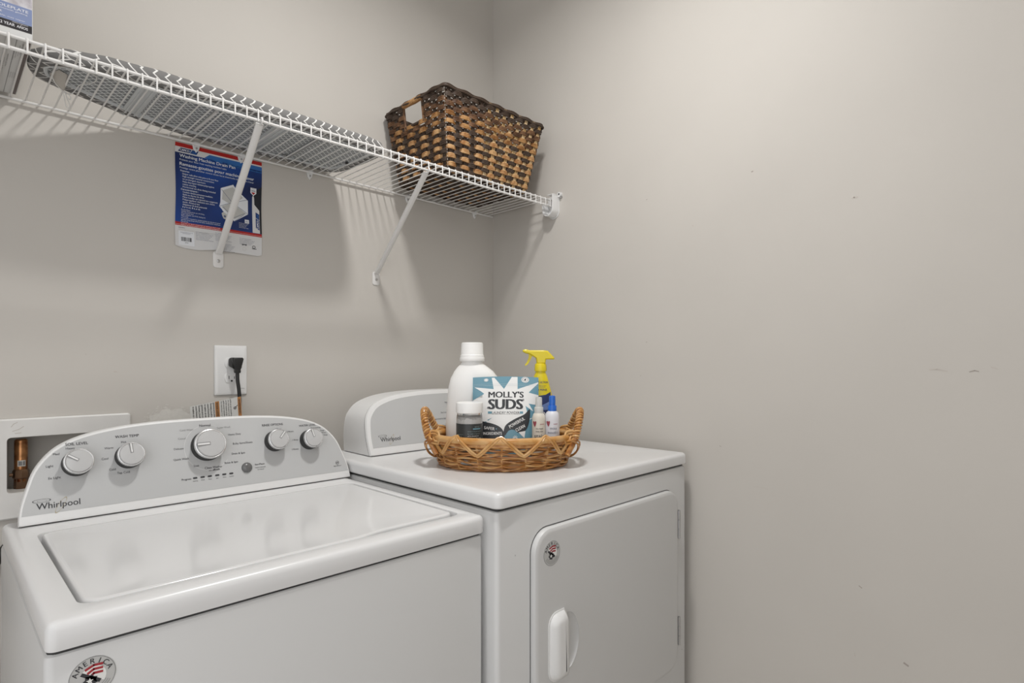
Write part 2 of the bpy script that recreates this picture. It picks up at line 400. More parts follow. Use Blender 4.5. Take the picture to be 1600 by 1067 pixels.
# ------------------------------------------------------------------ washing machine
def console(outline, cx, base, yb, t_, yback, name_root, shrink, rimw, botw, parent, panel_m, depth_pts):
    """arched control console: front face leans back by t_"""
    Y = lambda z, d=0.0: yb+t_*(z-base)+d
    full = [(cx+w_, base+dz) for dz, w_ in outline]; full += [(cx-w_, base+dz) for dz, w_ in reversed(outline[:-1])]
    pts2 = [tuple(p) for p in spline([(p[0], p[1], 0) for p in full], 4)]
    pts2 = [(p[0], p[1]) for p in pts2]
    LP = lambda pts, d: [Vector((p[0], Y(p[1], d), p[1])) for p in pts]
    def shr(pts, k): return [(cx+(p[0]-cx)*k, max(base, base+(p[1]-base)*k)) for p in pts]
    m = MB()
    loops = [[Vector((p[0], yback, p[1])) for p in shr(pts2, shrink)]]
    for dd, kk in depth_pts: loops.append(LP(shr(pts2, kk), dd))
    m.loft(loops, PLAST, True, False); m.build('console_housing', parent)
    m = MB(); m.loft([LP(shr(pts2, 0.990), 0.0105), LP(shr(pts2, 0.990), 0.0175)], DARK); m.build('console_seam', parent)
    m = MB()
    loops = [LP(shr(pts2, 1-0.006), 0.012), LP(pts2, 0.010), LP(pts2, 0.004), LP(offs(pts2, -0.0015), 0.0008), LP(offs(pts2, -0.004), 0.0)]
    m.loft(loops, PLAST, False, True)
    inner = [(p[0], p[1]) for p in offs(pts2, -rimw)]
    inner = [(p[0], max(p[1], base+botw)) for p in inner]
    m.loft([LP(inner, 0.0), LP(inner, -0.0006)], panel_m, False, True)
    return m, Y
base_z = 0.826
WX0, WX1, WY0, WY1 = -1.392, -0.684, -0.705, -0.085
t = thing('washing_machine', ((WX0+WX1)/2, (WY0+WY1)/2, -0.1124), 'white top-loading washing machine with five control knobs, standing left of the dryer', 'washing machine')
WM = t
m = MB()
Z = lambda pts, z: [Vector((p[0], p[1], z)) for p in pts]
C = rrect(WX0-0.001, WX1-0.004, WY0+0.003, WY1, 0.010, 4)
m.loft([Z(offs(C, -0.01), -0.1124+0.012), Z(C, -0.1124+0.025), Z(C, 0.779), Z(offs(C, -0.0015), 0.7835), Z(offs(C, -0.005), 0.7862), Z(offs(C, -0.009), 0.787)], ENAMEL_SH); m.build('cabinet', t)
m = MB(); G = rrect(WX0+0.003, WX1-0.007, WY0+0.007, WY1-0.004, 0.008, 4); m.loft([Z(G, 0.783), Z(G, 0.794)], DARK); m.build('seam_shade', t, label='dark filler for the shade in the gap under the top deck')  # dark block coloured as the shade inside the open seam
m = MB(); T = rrect(WX0, WX1, WY0, WY1, 0.013, 6)
OP = rrect(-1.352, -0.712, -0.660, -0.212, 0.022, 6)
m.loft([Z(offs(T, -0.008), 0.7905), Z(offs(T, -0.001), 0.7905), Z(T, 0.793), Z(T, 0.815), Z(offs(T, -0.0012), 0.8195), Z(offs(T, -0.0035), 0.8230), Z(offs(T, -0.007), 0.8250), Z(offs(T, -0.0115), 0.826),
        Z(offs(OP, 0.003), 0.8255), Z(offs(OP, 0.001), 0.8245), Z(OP, 0.8225), Z(OP, 0.806)], ENAMEL, True, True)
m.build('top_deck', t)
# lid
m = MB(); lo = []
x0, x1 = -1.3465, -0.7165
def fy(x):
    k = min(1, max(0, (x+0.955)/0.07)); k = k*k*(3-2*k); return -0.6575+0.0125*k
N = 40; r_ = 0.022
front = [(x0+r_+(x1-x0-2*r_)*k/N, fy(x0+r_+(x1-x0-2*r_)*k/N)) for k in range(N+1)]
lo += [(x0+r_-r_*math.sin(PI/2*(1-k/5)), fy(x0)+r_-r_*math.cos(PI/2*(1-k/5))) for k in range(5)]
lo += front
lo += [(x1-r_+r_*math.sin(PI/2*(k+1)/5), fy(x1)+r_-r_*math.cos(PI/2*(k+1)/5)) for k in range(5)]
lo += [(x1, -0.235), (x1-0.006, -0.222), (x1-0.02, -0.216), (x0+0.02, -0.216), (x0+0.006, -0.222), (x0, -0.235)]
xc, yc = (x0+x1)/2, -0.437
def sh(pts, z, k=None, d=0.0):
    q = offs(pts, -d) if d else pts
    return [Vector((p[0], p[1], z)) for p in q]
m.loft([sh(lo, 0.8075), sh(lo, 0.8215), sh(lo, 0.8243, d=0.0012), sh(lo, 0.8255, d=0.004), sh(lo, 0.8258, d=0.008)], LIDM, True, False)
# dished glossy top, built as a grid
q = offs(lo, -0.008)
rings = []
for k in range(9):
    f = 1-k/9
    rings.append([Vector((xc+(p[0]-xc)*f, yc+(p[1]-yc)*f, 0.8258-0.0035*(1-f**6) )) for p in q])
m.loft(rings, LIDM, False, True)
m.build('lid', t, label='glossy white lid with a finger notch in its front edge', sharp=50)
# console
CX = -1.027
out = [(0, 0.3455), (0.012, 0.3455), (0.035, 0.3425), (0.067, 0.333), (0.099, 0.321), (0.127, 0.300), (0.147, 0.273), (0.1625, 0.232), (0.1735, 0.171), (0.1790, 0.095), (0.180, 0.0)]
m, Y = console(out, CX, base_z+0.002, -0.158, 0.30, -0.088, 'w', 0.985, 0.0045, 0.0185, t, SILVER, [(0.030, 0.993), (0.0136, 0.996)])
def face(u, v, h):   # u,v = world x,z on the leaning face
    return Vector((u, Y(v)-0.0006-0.00022*h, v))
a = Art(m, face)
s_ = 0.0052
for txt, x, z, sz, bd, mm in (('SOIL LEVEL', -1.278, 0.9705, 0.0066, 0.02, INK), ('Heavy', -1.289, 0.963, s_, 0, INK), ('Med', -1.312, 0.954, s_, 0, INK), ('Light', -1.323, 0.932, s_, 0, INK), ('Ex Light', -1.316, 0.909, s_, 0, INK),
        ('WASH TEMP', -1.190, 0.978, 0.0066, 0.02, INK), ('Hot', -1.197, 0.967, s_, 0, INK), ('Warm', -1.224, 0.957, s_, 0, INK), ('Cool', -1.232, 0.936, s_, 0, INK), ('Cold', -1.220, 0.913, s_, 0, INK), ('Tap Cold', -1.201, 0.9045, s_, 0, INK),
        ('Normal', -1.034, 0.989, 0.0068, 0.02, INK), ('Cold Wash', -1.074, 0.982, s_, 0, INKG), ('Casual', -1.085, 0.964, s_, 0, INKG), ('Delicate', -1.093, 0.942, s_, 0, INK), ('Quick Wash', -1.090, 0.919, s_, 0.01, INK), ('Soak', -1.060, 0.901, s_, 0, INK),
        ('Clean Washer', -1.024, 0.8935, 0.0056, 0.01, INK), ('affresh', -1.019, 0.888, 0.005, 0.04, INK), ('with', -1.032, 0.888, 0.0034, 0, INK), ('Rinse & Spin', -0.984, 0.900, s_, 0.01, INK), ('Drain & Spin', -0.966, 0.919, s_, 0.01, INK),
        ('Bulky Items/Sheets', -0.953, 0.942, s_, 0, INK), ('Heavy Duty', -0.970, 0.964, s_, 0, INK), ('Super Wash', -0.993, 0.982, s_, 0, INKG),
        ('Start/Pause', -0.919, 0.8885, 0.0044, 0.03, INK), ('Hold 3 Seconds', -0.918, 0.8815, 0.0034, 0, INK), ('to Cancel', -0.918, 0.8768, 0.0034, 0, INK), ('Progress', -1.083, 0.8745, 0.0048, 0.03, INK),
        ('RINSE OPTIONS', -0.876, 0.979, 0.0064, 0.02, INK), ('1 Rinse', -0.863, 0.968, 0.0046, 0, INK), ('2 Rinses', -0.833, 0.9595, 0.0046, 0, INK), ('1 Rinse', -0.822, 0.9375, 0.0046, 0, INK), ('2 Rinses', -0.826, 0.9145, 0.0046, 0, INK),
        ('WATER LEVEL', -0.785, 0.971, 0.0062, 0.02, INK), ('Auto Sensing', -0.763, 0.964, 0.0044, 0, INK), ('Deep', -0.745, 0.9555, 0.0044, 0, INK), ('Water', -0.741, 0.9495, 0.0044, 0, INK), ('Wash', -0.7375, 0.943, 0.0044, 0, INK),
        ('HE', -0.7150, 0.8675, 0.005, 0.02, INK), ('high efficiency', -0.7155, 0.8605, 0.0034, 0, INK)):
    a.text(txt, x, z, sz*1.18, mm, 2, bold=bd)
a.ring(-0.7150, 0.8695, 0.0044, 0.0050, INK, 2)
a.ring(-1.031, 0.9415, 0.0505, 0.0511, mat('dial_circle', (0.7, 0.7, 0.7), 0.4), 1, 48, a0=0.9, a1=5.6)
for k, (x, tx) in enumerate(zip((-1.065, -1.0495, -1.034, -1.018, -1.0025, -0.987), ('Sensing', 'Wash', 'Rinse', 'Spin', 'Done', 'Locked'))):
    a.text(tx, x, 0.8695, 0.0034, INK, 2)
def logo(a, x, z, s, h=2):
    a.text('Whirlpool', x, z, s, INK, h, 'l', bold=0.012)
    vs, fs, q0, q1 = text2d('Whirlpool', 0.012); wd = (q1-q0)*s
    a.ring(x+wd*0.55, z+s*0.22, s*0.93, s*1.0, GOLD, h+1, 40, sy=0.26, rot=1.0)
    a.ring(x+wd*0.12, z+s*0.95, s*0.78, s*0.86, INK, h+1, 40, sy=0.24, rot=0.02)
    a.ring(x+wd*0.13, z+s*0.93, s*0.42, s*0.47, INKG, h+1, 30, sy=0.2, rot=0.02)
logo(a, -1.3455, 0.8555, 0.0165)
m.build('control_panel', t, label='silver-grey control panel printed with wash settings')
# knobs
nrm = Vector((0, -1, -0.30)).normalized(); nrm = Vector((0, -1.0, 0.30)).normalized()
uz = Vector((0, 0.30, 1)).normalized(); AX = Matrix((Vector((1, 0, 0)), uz, nrm)).transposed()
def knob(x, z, r, ang, hgt=0.030):
    c = Vector((x, Y(z)-0.0006, z))
    m = MB(); m.lathe([(r*1.02, 0.0), (r*1.02, 0.004), (r*0.97, hgt*0.45), (r*0.97, hgt*0.74), (0, hgt*0.74)], c, DARK, 40, axis=AX)
    k = m.build('knob_skirt', t, label='black skirt around the knob')
    m = MB(); m.lathe([(r*0.975, hgt*0.72), (r*1.0, hgt*0.76), (r*1.0, hgt*0.90), (r*0.97, hgt*0.96), (r*0.92, hgt*0.985), (r*0.90, hgt*0.975), (0, hgt*0.975)], c, KNOBR, 48, axis=AX)
    kb = m.build('knob', t, label='round grey control knob with a silver rim')
    k.parent = kb; k.location = Vector(k['w'])-Vector(kb['w'])
    m = MB(); m.lathe([(r*0.865, hgt*0.975), (r*0.86, hgt*1.03), (r*0.84, hgt*1.06), (r*0.5, hgt*1.10), (0, hgt*1.115)], c, KNOBG, 48, axis=AX); m.build('knob_cap', kb)
    m = MB(); d = Vector((math.cos(ang), math.sin(ang))); q = Vector((-d.y, d.x))*r*0.055
    def P2(p, e): return c+AX @ Vector((p.x, p.y, e))
    o1 = [d*r*0.12+q, d*r*0.12-q, d*r*0.86-q, d*r*0.86+q]
    o2 = [p*1.0 for p in o1]
    big = [d*r*0.07+q*2.0, d*r*0.07-q*2.0, d*r*0.865-q*2.0, d*r*0.865+q*2.0]
    m.loft([[P2(p, hgt*1.02) for p in big], [P2(p, hgt*1.125) for p in big]], INKG); m.loft([[P2(p, hgt*1.1) for p in o2], [P2(p, hgt*1.15) for p in o2]], PLAST)
    m.build('pointer', kb)
KN = ((-1.2785, 0.9415, 0.0255, math.radians(145)), (-1.1885, 0.9455, 0.0255, math.radians(95)), (-1.0325, 0.952, 0.0345, math.radians(181)), (-0.8745, 0.948, 0.0255, math.radians(50)), (-0.7840, 0.943, 0.0252, math.radians(102)))
for kk in KN: knob(kk[0]-0.001, kk[1]-0.0072, kk[2], kk[3])
m = MB(); c = Vector((-0.950, Y(0.8855)-0.0006, 0.8855)); m.lathe([(0.0125, 0), (0.0125, 0.001), (0.0115, 0.0025), (0.010, 0.0045), (0.005, 0.0065), (0, 0.0068)], c, mat('button_grey', (0.13, 0.13, 0.13), 0.25, coat=0.3), 28, axis=AX)
m.build('start_button', t, label='small dark grey domed start button')
for x in (-1.065, -1.0495, -1.034, -1.018, -1.0025, -0.987):
    m = MB(); m.loft([[Vector((x+p[0], Y(0.877+p[1])-e, 0.877+p[1])) for p in rrect(-0.0045, 0.0045, -0.0016, 0.0016, 0.0015, 3)] for e in (0.0006, 0.0016)], INK); m.build('indicator_light', t)
# round badge with the flag emblem, used on both machines
RED = mat('badge_red', (0.35, 0.02, 0.03), 0.5); BADGE = mat('badge_grey', (0.50, 0.50, 0.49), 0.4); BW = mat('badge_white', (0.78, 0.78, 0.76), 0.4)
def badge(cx, cz, y, r, parent):
    m = MB()
    m.loft([L(circ(cx, cz, r, 40), y-0.0001), L(circ(cx, cz, r, 40), y-0.0006)], BADGE)
    a = Art(m, plane_map((cx, y-0.0006, cz), (1, 0, 0), (0, 0, 1), (0, -1, 0), 0.00015))
    a.ring(0, 0, r*0.96, r*0.99, INKG, 1)
    a.arc_text('AMERICA', 0, 0, r*0.66, r*0.36, INK, PI/2, 0.40, 2, 0.03)
    a.poly(circ(0.02*r, -0.03*r, r*0.56, 30, a0=-0.6, a1=PI*0.95), BW, 1)
    for k, q in enumerate((0.50, 0.30, 0.10)):
        a.line([(r*(-0.30+0.1*k), r*(q-0.10)), (r*0.05, r*(q+0.05)), (r*(0.42), r*(q+0.02))], r*0.12, RED, 2)
    st = []
    for k in range(14):
        aa = 2*PI*k/14; rr = r*(0.34 if k % 2 else 0.24); st.append((-0.10*r+rr*math.cos(aa), -0.20*r+rr*math.sin(aa)))
    a.poly(st, INK, 3); a.line([(-0.45*r, 0.22*r), (0.30*r, -0.30*r)], r*0.17, INK, 3)
    st = []
    for k in range(10):
        aa = PI/2+2*PI*k/10; rr = r*(0.17 if k % 2 == 0 else 0.07); st.append((-0.12*r+rr*math.cos(aa), -0.20*r+rr*math.sin(aa)))
    a.poly(st, BW, 4)
    for q in (0.62, 0.72, 0.82): a.ring(0, 0, r*q, r*(q+0.03), INKG, 1, 20, a0=PI*1.15, a1=PI*1.85)
    m.build('badge', parent, label='round grey sticker with AMERICA lettering and a flag emblem')
badge(-1.3455, 0.7475, WY0+0.003, 0.0245, t)
# set the machine on the floor at its real size and place
WM.scale = (0.91, 0.91, 0.91); WM.location = (-1.0783, -0.5016, 0.0)

# ------------------------------------------------------------------ dryer
DX0, DX1, DY0, DY1 = -0.748, -0.036, -0.806, -0.095
t = thing('dryer', ((DX0+DX1)/2, (DY0+DY1)/2, 0), 'white front-loading dryer with square door, carrying the rattan tray, between washer and right wall', 'dryer')
m = MB(); C = rrect(DX0, DX1, DY0, DY1, 0.010, 4)
# cabinet with a recessed door opening on the front
m.loft([Z(offs(C, -0.01), 0.02), Z(C, 0.03), Z(C, 0.852), Z(offs(C, -0.0025), 0.858), Z(offs(C, -0.010), 0.861)], ENAMEL_SH)
a = Art(m, plane_map((0, DY0, 0), (1, 0, 0), (0, 0, 1), (0, -1, 0)))
for x, z, q in ((-0.700, 0.770, 0.0018), (-0.058, 0.365, 0.0018)):
    a.poly([(x+q*0.5*math.cos(j), z+q*math.sin(j)) for j in range(6)], INKG, 1)
m.build('cabinet', t)
m = MB(); m.loft([Z(offs(C, -0.006), 0.858), Z(offs(C, -0.006), 0.868)], DARK); m.build('seam_shade', t, label='dark filler for the shade in the gap under the top')  # shade of the seam below the top, set in as a dark block
m = MB(); T = rrect(DX0-0.002, DX1+0.003, DY0-0.004, DY1, 0.016, 6)
m.loft([Z(offs(T, -0.012), 0.8655), Z(offs(T, -0.002), 0.8655), Z(T, 0.868), Z(T, 0.885), Z(offs(T, -0.0012), 0.8895), Z(offs(T, -0.004), 0.8930), Z(offs(T, -0.008), 0.8946), Z(offs(T, -0.013), 0.895),
        Z(rrect(DX0+0.042, DX1-0.042, DY0+0.042, DY1-0.03, 0.012, 6), 0.895), Z(rrect(DX0+0.048, DX1-0.048, DY0+0.048, DY1-0.036, 0.010, 6), 0.8942)], ENAMEL); m.build('top', t)
badge_y = DY0
m = MB(); D = rrect(-0.657, -0.100, 0.340, 0.807, 0.046, 8); Dr = offs(D, 0.004)
m.loft([L(offs(D, 0.0022), DY0-0.0002), L(offs(D, 0.0022), DY0-0.0005)], mat('door_gap_dark', (0.12, 0.12, 0.12), 0.6), False, True); m.build('door_gap_shade', t, label='dark line for the shade in the gap around the door')  # thin dark sheet painting the shade of the door gap
m = MB()
m.loft([L(D, DY0-0.0005), L(D, DY0-0.008), L(offs(D, -0.0015), DY0-0.0115), L(offs(D, -0.005), DY0-0.0135), L(offs(D, -0.010), DY0-0.014)], ENAMEL_SH)
dr = m.build('door', t, label='white rounded-corner dryer door')
yd = DY0-0.014
# scooped finger recess cut into the door right of the handle
def cut(o, cutter_mb):
    c = cutter_mb.build('cutter')
    md = o.modifiers.new('cut', 'BOOLEAN'); md.operation = 'DIFFERENCE'; md.solver = 'EXACT'; md.object = c
    bpy.context.view_layer.update()
    me = bpy.data.meshes.new_from_object(o.evaluated_get(bpy.context.evaluated_depsgraph_get()))
    old = o.data; o.modifiers.clear(); o.data = me; me.name = old.name
    me.set_sharp_from_angle(angle=math.radians(32))
    bpy.data.objects.remove(c); bpy.data.meshes.remove(old)
mc = MB(); sp_ = []
for k in range(1, 16):
    ph_ = PI*k/16; sp_.append((math.sin(ph_), -math.cos(ph_)))
mc.loft([[Vector((-0.562+0.040*r_*math.cos(2*PI*q/28), yd+0.0125*r_*math.sin(2*PI*q/28), 0.5645+0.060*h_)) for q in range(28)] for r_, h_ in [(0.02, -1)]+sp_+[(0.02, 1)]], ENAMEL_SH)
cut(dr, mc)
badge(-0.6095, 0.7565, yd, 0.0250, dr)
# handle: raised grip left, scooped recess right of it
m = MB(); hx0, hx1, hz0, hz1 = -0.620, -0.560, 0.494, 0.636
Hd = [(hx0+0.024*0, hz0+0.03)]
Hs = []
for k in range(7): aa = PI+PI/2*k/6; Hs.append((hx0+0.026+0.026*math.cos(aa), hz0+0.026+0.026*math.sin(aa)))
Hs += [(hx1-0.010, hz0), (hx1-0.002, hz0+0.010), (hx1, hz0+0.024), (hx1, hz1-0.024), (hx1-0.004, hz1-0.012), (hx1-0.012, hz1)]
for k in range(7): aa = PI/2+PI/2*k/6; Hs.append((hx0+0.026+0.026*math.cos(aa), hz1-0.026+0.026*math.sin(aa)))
m.loft([L(Hs, yd+0.001), L(Hs, yd-0.0015), L(offs(Hs, -0.003), yd-0.002), L(offs(Hs, -0.004), yd-0.004), L(offs(Hs, -0.009), yd-0.012), L(offs(Hs, -0.016), yd-0.0155), L(offs(Hs, -0.022), yd-0.016)], PLAST)
m.build('handle', dr, label='white plastic pull handle')
for hz in (0.713, 0.432):
    m = MB(); m.tube([(-0.0965, DY0-0.0125, hz-0.037), (-0.0965, DY0-0.0125, hz-0.013)], 0.0035, METAL, 10)
    m.tube([(-0.0965, DY0-0.0125, hz-0.012), (-0.0965, DY0-0.0125, hz+0.012)], 0.0035, METAL, 10)
    m.tube([(-0.0965, DY0-0.0125, hz+0.013), (-0.0965, DY0-0.0125, hz+0.037)], 0.0035, METAL, 10)
    m.box(-0.0985, -0.0945, DY0-0.011, DY0-0.0005, hz-0.037, hz+0.037, METAL); m.build('hinge', t)
out = [(0, 0.297), (0.012, 0.298), (0.050, 0.299), (0.090, 0.294), (0.112, 0.283), (0.132, 0.262), (0.146, 0.228), (0.156, 0.180), (0.1625, 0.10), (0.164, 0.0)]
dcx = -0.388; db = 0.896
m, Y2 = console(out, dcx, db, -0.268, 0.30, -0.120, 'd', 0.985, 0.011, 0.020, t, SILVER, [(0.045, 0.992), (0.0142, 0.994)])
a = Art(m, lambda u, v, h: Vector((u, Y2(v)-0.0006-0.00022*h, v)))
logo(a, -0.6500, 0.9300, 0.0150)
for x, z, tx, sz in ((-0.405, 1.020, 'Normal', 0.006), (-0.400, 1.012, 'Heavy', 0.005), (-0.425, 0.992, 'Easy Care', 0.005), (-0.440, 0.974, 'AUTOMATIC DRY', 0.0052), (-0.425, 0.955, 'Timed Dry', 0.0055), (-0.30, 0.99, 'More Dry', 0.005), (-0.30, 0.965, 'Less Dry', 0.005)):
    a.text(tx, x, z, sz, INK, 2)
m.build('control_panel', t, label='light grey control panel with a small logo')
for x in (-0.36, -0.17):
    c = Vector((x, Y2(0.985)-0.0006, 0.985)); m = MB(); m.lathe([(0.026, 0), (0.026, 0.012), (0.024, 0.019), (0.022, 0.020), (0, 0.021)], c, KNOBG, 36, axis=AX); m.build('knob', t)
# ------------------------------------------------------------------ wire shelf
SZ = 1.6900
t = thing('wire_shelf', (-0.8, 0, 1.687), 'long white wire shelf on the back wall above the washer and dryer', 'wire shelf')
SH = t
def rod(name, p, q, r=0.003):
    m = MB(); m.tube([p, q], r, WIRE, 10); return m.build(name, t)
XE = -1.75
rod('front_rail', (XE, -0.3035, 1.6860), (-0.012, -0.3035, 1.6860), 0.0030)
rod('front_rail', (XE, -0.3045, 1.6655), (-0.012, -0.3045, 1.6655), 0.0033)
rod('back_rail', (XE, -0.0095, 1.6835), (-0.012, -0.0095, 1.6835), 0.0030)
m = MB(); x = -0.026
while x > XE:
    m.tube([(x, -0.006, SZ-0.0015), (x, -0.15, SZ-0.0015), (x, -0.302, SZ-0.0010), (x, -0.3065, SZ-0.0015), (x, -0.3083, SZ-0.005), (x, -0.3085, 1.662)], 0.00165, WIRE, 6); x -= 0.02405
m.build('wire_grid', t)
def brace(fx, tx, fz=1.404):
    m = MB()
    a0 = Vector((fx, -0.006, fz+0.016)); a1 = Vector((tx, -0.298, 1.6615)); d = (a1-a0).normalized(); sx = Vector((1, 0, 0)); sx = (sx-d*sx.dot(d)).normalized(); sn = d.cross(sx)
    def ring(p, w_, h_): return [p+sx*q[0]+sn*q[1] for q in rrect(-w_, w_, -h_, h_, min(w_, h_)*0.95, 3)]
    m.loft([ring(a0-d*0.001, 0.0085, 0.0018), ring(a0+d*0.010, 0.0085, 0.003), ring(a0+d*0.03, 0.0082, 0.0062), ring(a1-d*0.03, 0.0082, 0.0062), ring(a1-d*0.008, 0.0085, 0.004), ring(a1, 0.0085, 0.003)], WIRE)
    # hook curled over the front rail
    m.tube(spline([a1-d*0.004, Vector((tx, -0.3095, 1.6600)), Vector((tx, -0.3125, 1.6655)), Vector((tx, -0.3095, 1.6720))], 4), 0.0022, WIRE, 6)
    b = m.build('support_brace', t)
    m = MB(); F = rrect(fx-0.0125, fx+0.0125, fz-0.021, fz+0.021, 0.007, 5)
    m.loft([L(F, -0.0004), L(F, -0.0026), L(offs(F, -0.001), -0.0032)], WIRE); m.build('foot_plate', b)
    m = MB(); m.lathe([(0.0045, 0.003), (0.0042, 0.0045), (0.002, 0.0054), (0, 0.0054)], (fx, 0, fz-0.004), METAL, 16, axis=Matrix(((1, 0, 0), (0, 0, -1), (0, 1, 0)))); m.build('screw', b)
brace(-0.969, -0.981); brace(-0.505, -0.532)
for x in (-1.50, -1.0215, -0.9135, -0.724, -0.388, -0.095):
    m = MB()
    F = [(x-0.0065, 1.690), (x-0.0085, 1.683), (x-0.0065, 1.672), (x, 1.6640), (x+0.0065, 1.672), (x+0.0085, 1.683), (x+0.0065, 1.690)]
    m.loft([L(F, -0.0004), L(F, -0.0045), L(offs(F, -0.0015), -0.006)], PLAST)
    m.tube([(x-0.006, -0.0095, 1.6835), (x+0.006, -0.0095, 1.6835)], 0.0052, PLAST, 12)
    m.tube([(x, -0.0055, 1.674), (x, -0.0075, 1.674)], 0.0025, METAL, 10)
    m.build('wall_clip', t)
# end bracket on the right wall
m = MB()
def U(x, gr=0.0): return [Vector((x, y, z)) for y, z in UU(gr)]
def UU(g):
    o = []; R = 0.0235+g; R2 = R-0.0035-2*g; cy, cz = -0.302, 1.6535
    o.append((cy-R, 1.7015))
    for k in range(11): aa = PI+PI*k/10; o.append((cy+R*math.cos(aa), cz+R*math.sin(aa)))
    o.append((cy+R, 1.680)); o.append((cy+R2, 1.680))
    for k in range(11): aa = 2*PI-PI*k/10; o.append((cy+R2*math.cos(aa), cz+R2*math.sin(aa)))
    o.append((cy-R2, 1.7015)); return o
m.loft([U(-0.0005), U(-0.034), U(-0.0355, -0.0006)], PLAST)
pl = [(-0.3265, 1.7025), (-0.3265, 1.650)]+[(-0.302+0.0245*math.cos(PI+PI*k/10), 1.650+0.0245*math.sin(PI+PI*k/10)) for k in range(11)]+[(-0.2775, 1.702)]
m.loft([[Vector((-x, p[0], p[1])) for p in pl] for x in (0.0004, 0.0028)], PLAST)
m.loft([[Vector((-x, p[0], p[1])) for p in circ(-0.3305, 1.7025, 0.0085, 20)] for x in (0.0004, 0.009)], PLAST)
m.loft([[Vector((-x, p[0], p[1])) for p in circ(-0.3305, 1.7035, 0.0030, 14)] for x in (0.0085, 0.0096)], DARK)
m.loft([[Vector((-x, p[0], p[1])) for p in circ(-0.3350, 1.6945, 0.0045, 14)] for x in (0.0004, 0.007)], METAL)
m.box(-0.033, -0.002, -0.3265, -0.300, 1.6995, 1.7025, PLAST, 0.001)
m.build('end_bracket', t)

# ------------------------------------------------------------------ ironing board lying on the shelf
t = thing('ironing_board', (-1.0, -0.15, 1.6925), 'ironing board with grey and white patterned cover and mesh underside lying on the wire shelf', 'ironing board')
bo = [(-1.362, -0.180), (-1.350, -0.138), (-1.318, -0.112), (-1.267, -0.088), (-1.177, -0.050), (-1.090, -0.026), (-1.0, -0.016), (-0.85, -0.013), (-0.70, -0.013), (-0.665, -0.022), (-0.648, -0.05), (-0.638, -0.12), (-0.634, -0.20), (-0.638, -0.245),
      (-0.658, -0.268), (-0.72, -0.277), (-0.9, -0.279), (-1.10, -0.278), (-1.20, -0.272), (-1.28, -0.256), (-1.335, -0.228), (-1.356, -0.206)]
bo = [(p[0], p[1]) for p in spline([(q[0], q[1], 0) for q in bo], 5, True)]
def cover_mat():
    m = bpy.data.materials.new('cover_fabric'); m.use_nodes = True; nt = m.node_tree; b = nt.nodes['Principled BSDF']; b.inputs['Roughness'].default_value = 0.9
    N = nt.nodes.new; K = nt.links.new
    tc = N('ShaderNodeTexCoord'); sp = N('ShaderNodeSeparateXYZ'); K(tc.outputs['Object'], sp.inputs[0])
    def mth(op, a, b_=None, c=None):
        n = N('ShaderNodeMath'); n.operation = op
        for i, q in enumerate((a, b_, c)):
            if q is None: continue
            if isinstance(q, (int, float)): n.inputs[i].default_value = q
            else: K(q, n.inputs[i])
        return n.outputs[0]
    yz = mth('SUBTRACT', sp.outputs['Z'], sp.outputs['Y'])
    tri = mth('PINGPONG', mth('MULTIPLY', yz, 1.0), 0.013)
    u = mth('ADD', sp.outputs['X'], mth('MULTIPLY', tri, 1.25))
    f = mth('FRACT', mth('MULTIPLY', u, 1/0.0205))
    s1 = mth('LESS_THAN', f, 0.17)
    # joining lines along the board
    g = mth('LESS_THAN', mth('FRACT', mth('MULTIPLY', yz, 1/0.026)), 0.07)
    h = mth('LESS_THAN', mth('FRACT', mth('MULTIPLY', sp.outputs['X'], 1/0.082)), 0.45)
    s = mth('MAXIMUM', s1, mth('MULTIPLY', g, h))
    mx = N('ShaderNodeMix'); mx.data_type = 'RGBA'; K(s, mx.inputs['Factor']); mx.inputs['A'].default_value = (0.17, 0.167, 0.163, 1); mx.inputs['B'].default_value = (0.72, 0.71, 0.69, 1)
    K(mx.outputs['Result'], b.inputs['Base Color'])
    n2 = N('ShaderNodeTexNoise'); n2.inputs['Scale'].default_value = 25; bp = N('ShaderNodeBump'); bp.inputs['Distance'].default_value = 0.006; bp.inputs['Strength'].default_value = 0.5
    K(tc.outputs['Object'], n2.inputs['Vector']); K(n2.outputs['Fac'], bp.inputs['Height']); K(bp.outputs['Normal'], b.inputs['Normal'])
    return m
COVER = cover_mat()
def wob(pts, z, d, aw=0.0, zz=0.0):
    q = offs(pts, d); n = len(q); out = []
    for i, p in enumerate(q):
        k = aw*math.sin(i*1.9)+aw*0.6*math.sin(i*0.83+1); c = Vector((-1.0, -0.15)); dd = Vector((p[0], p[1]))-c; dd.normalize()
        out.append(Vector((p[0], p[1]+dd.y*k, z+zz*math.sin(i*1.3))))
    return out
m = MB()
m.loft([wob(bo, 1.6955, -0.024, 0.003), wob(bo, 1.6935, -0.020, 0.003), wob(bo, 1.6925, -0.010, 0.002), wob(bo, 1.6935, -0.003), wob(bo, 1.698, 0), wob(bo, 1.711, 0.0005), wob(bo, 1.719, -0.003, 0, 0.0006), wob(bo, 1.7235, -0.010, 0, 0.0008), wob(bo, 1.7245, -0.022, 0, 0.001), wob(bo, 1.7245, -0.04)], COVER, False, True)
m.build('fabric_cover', t, sharp=60)
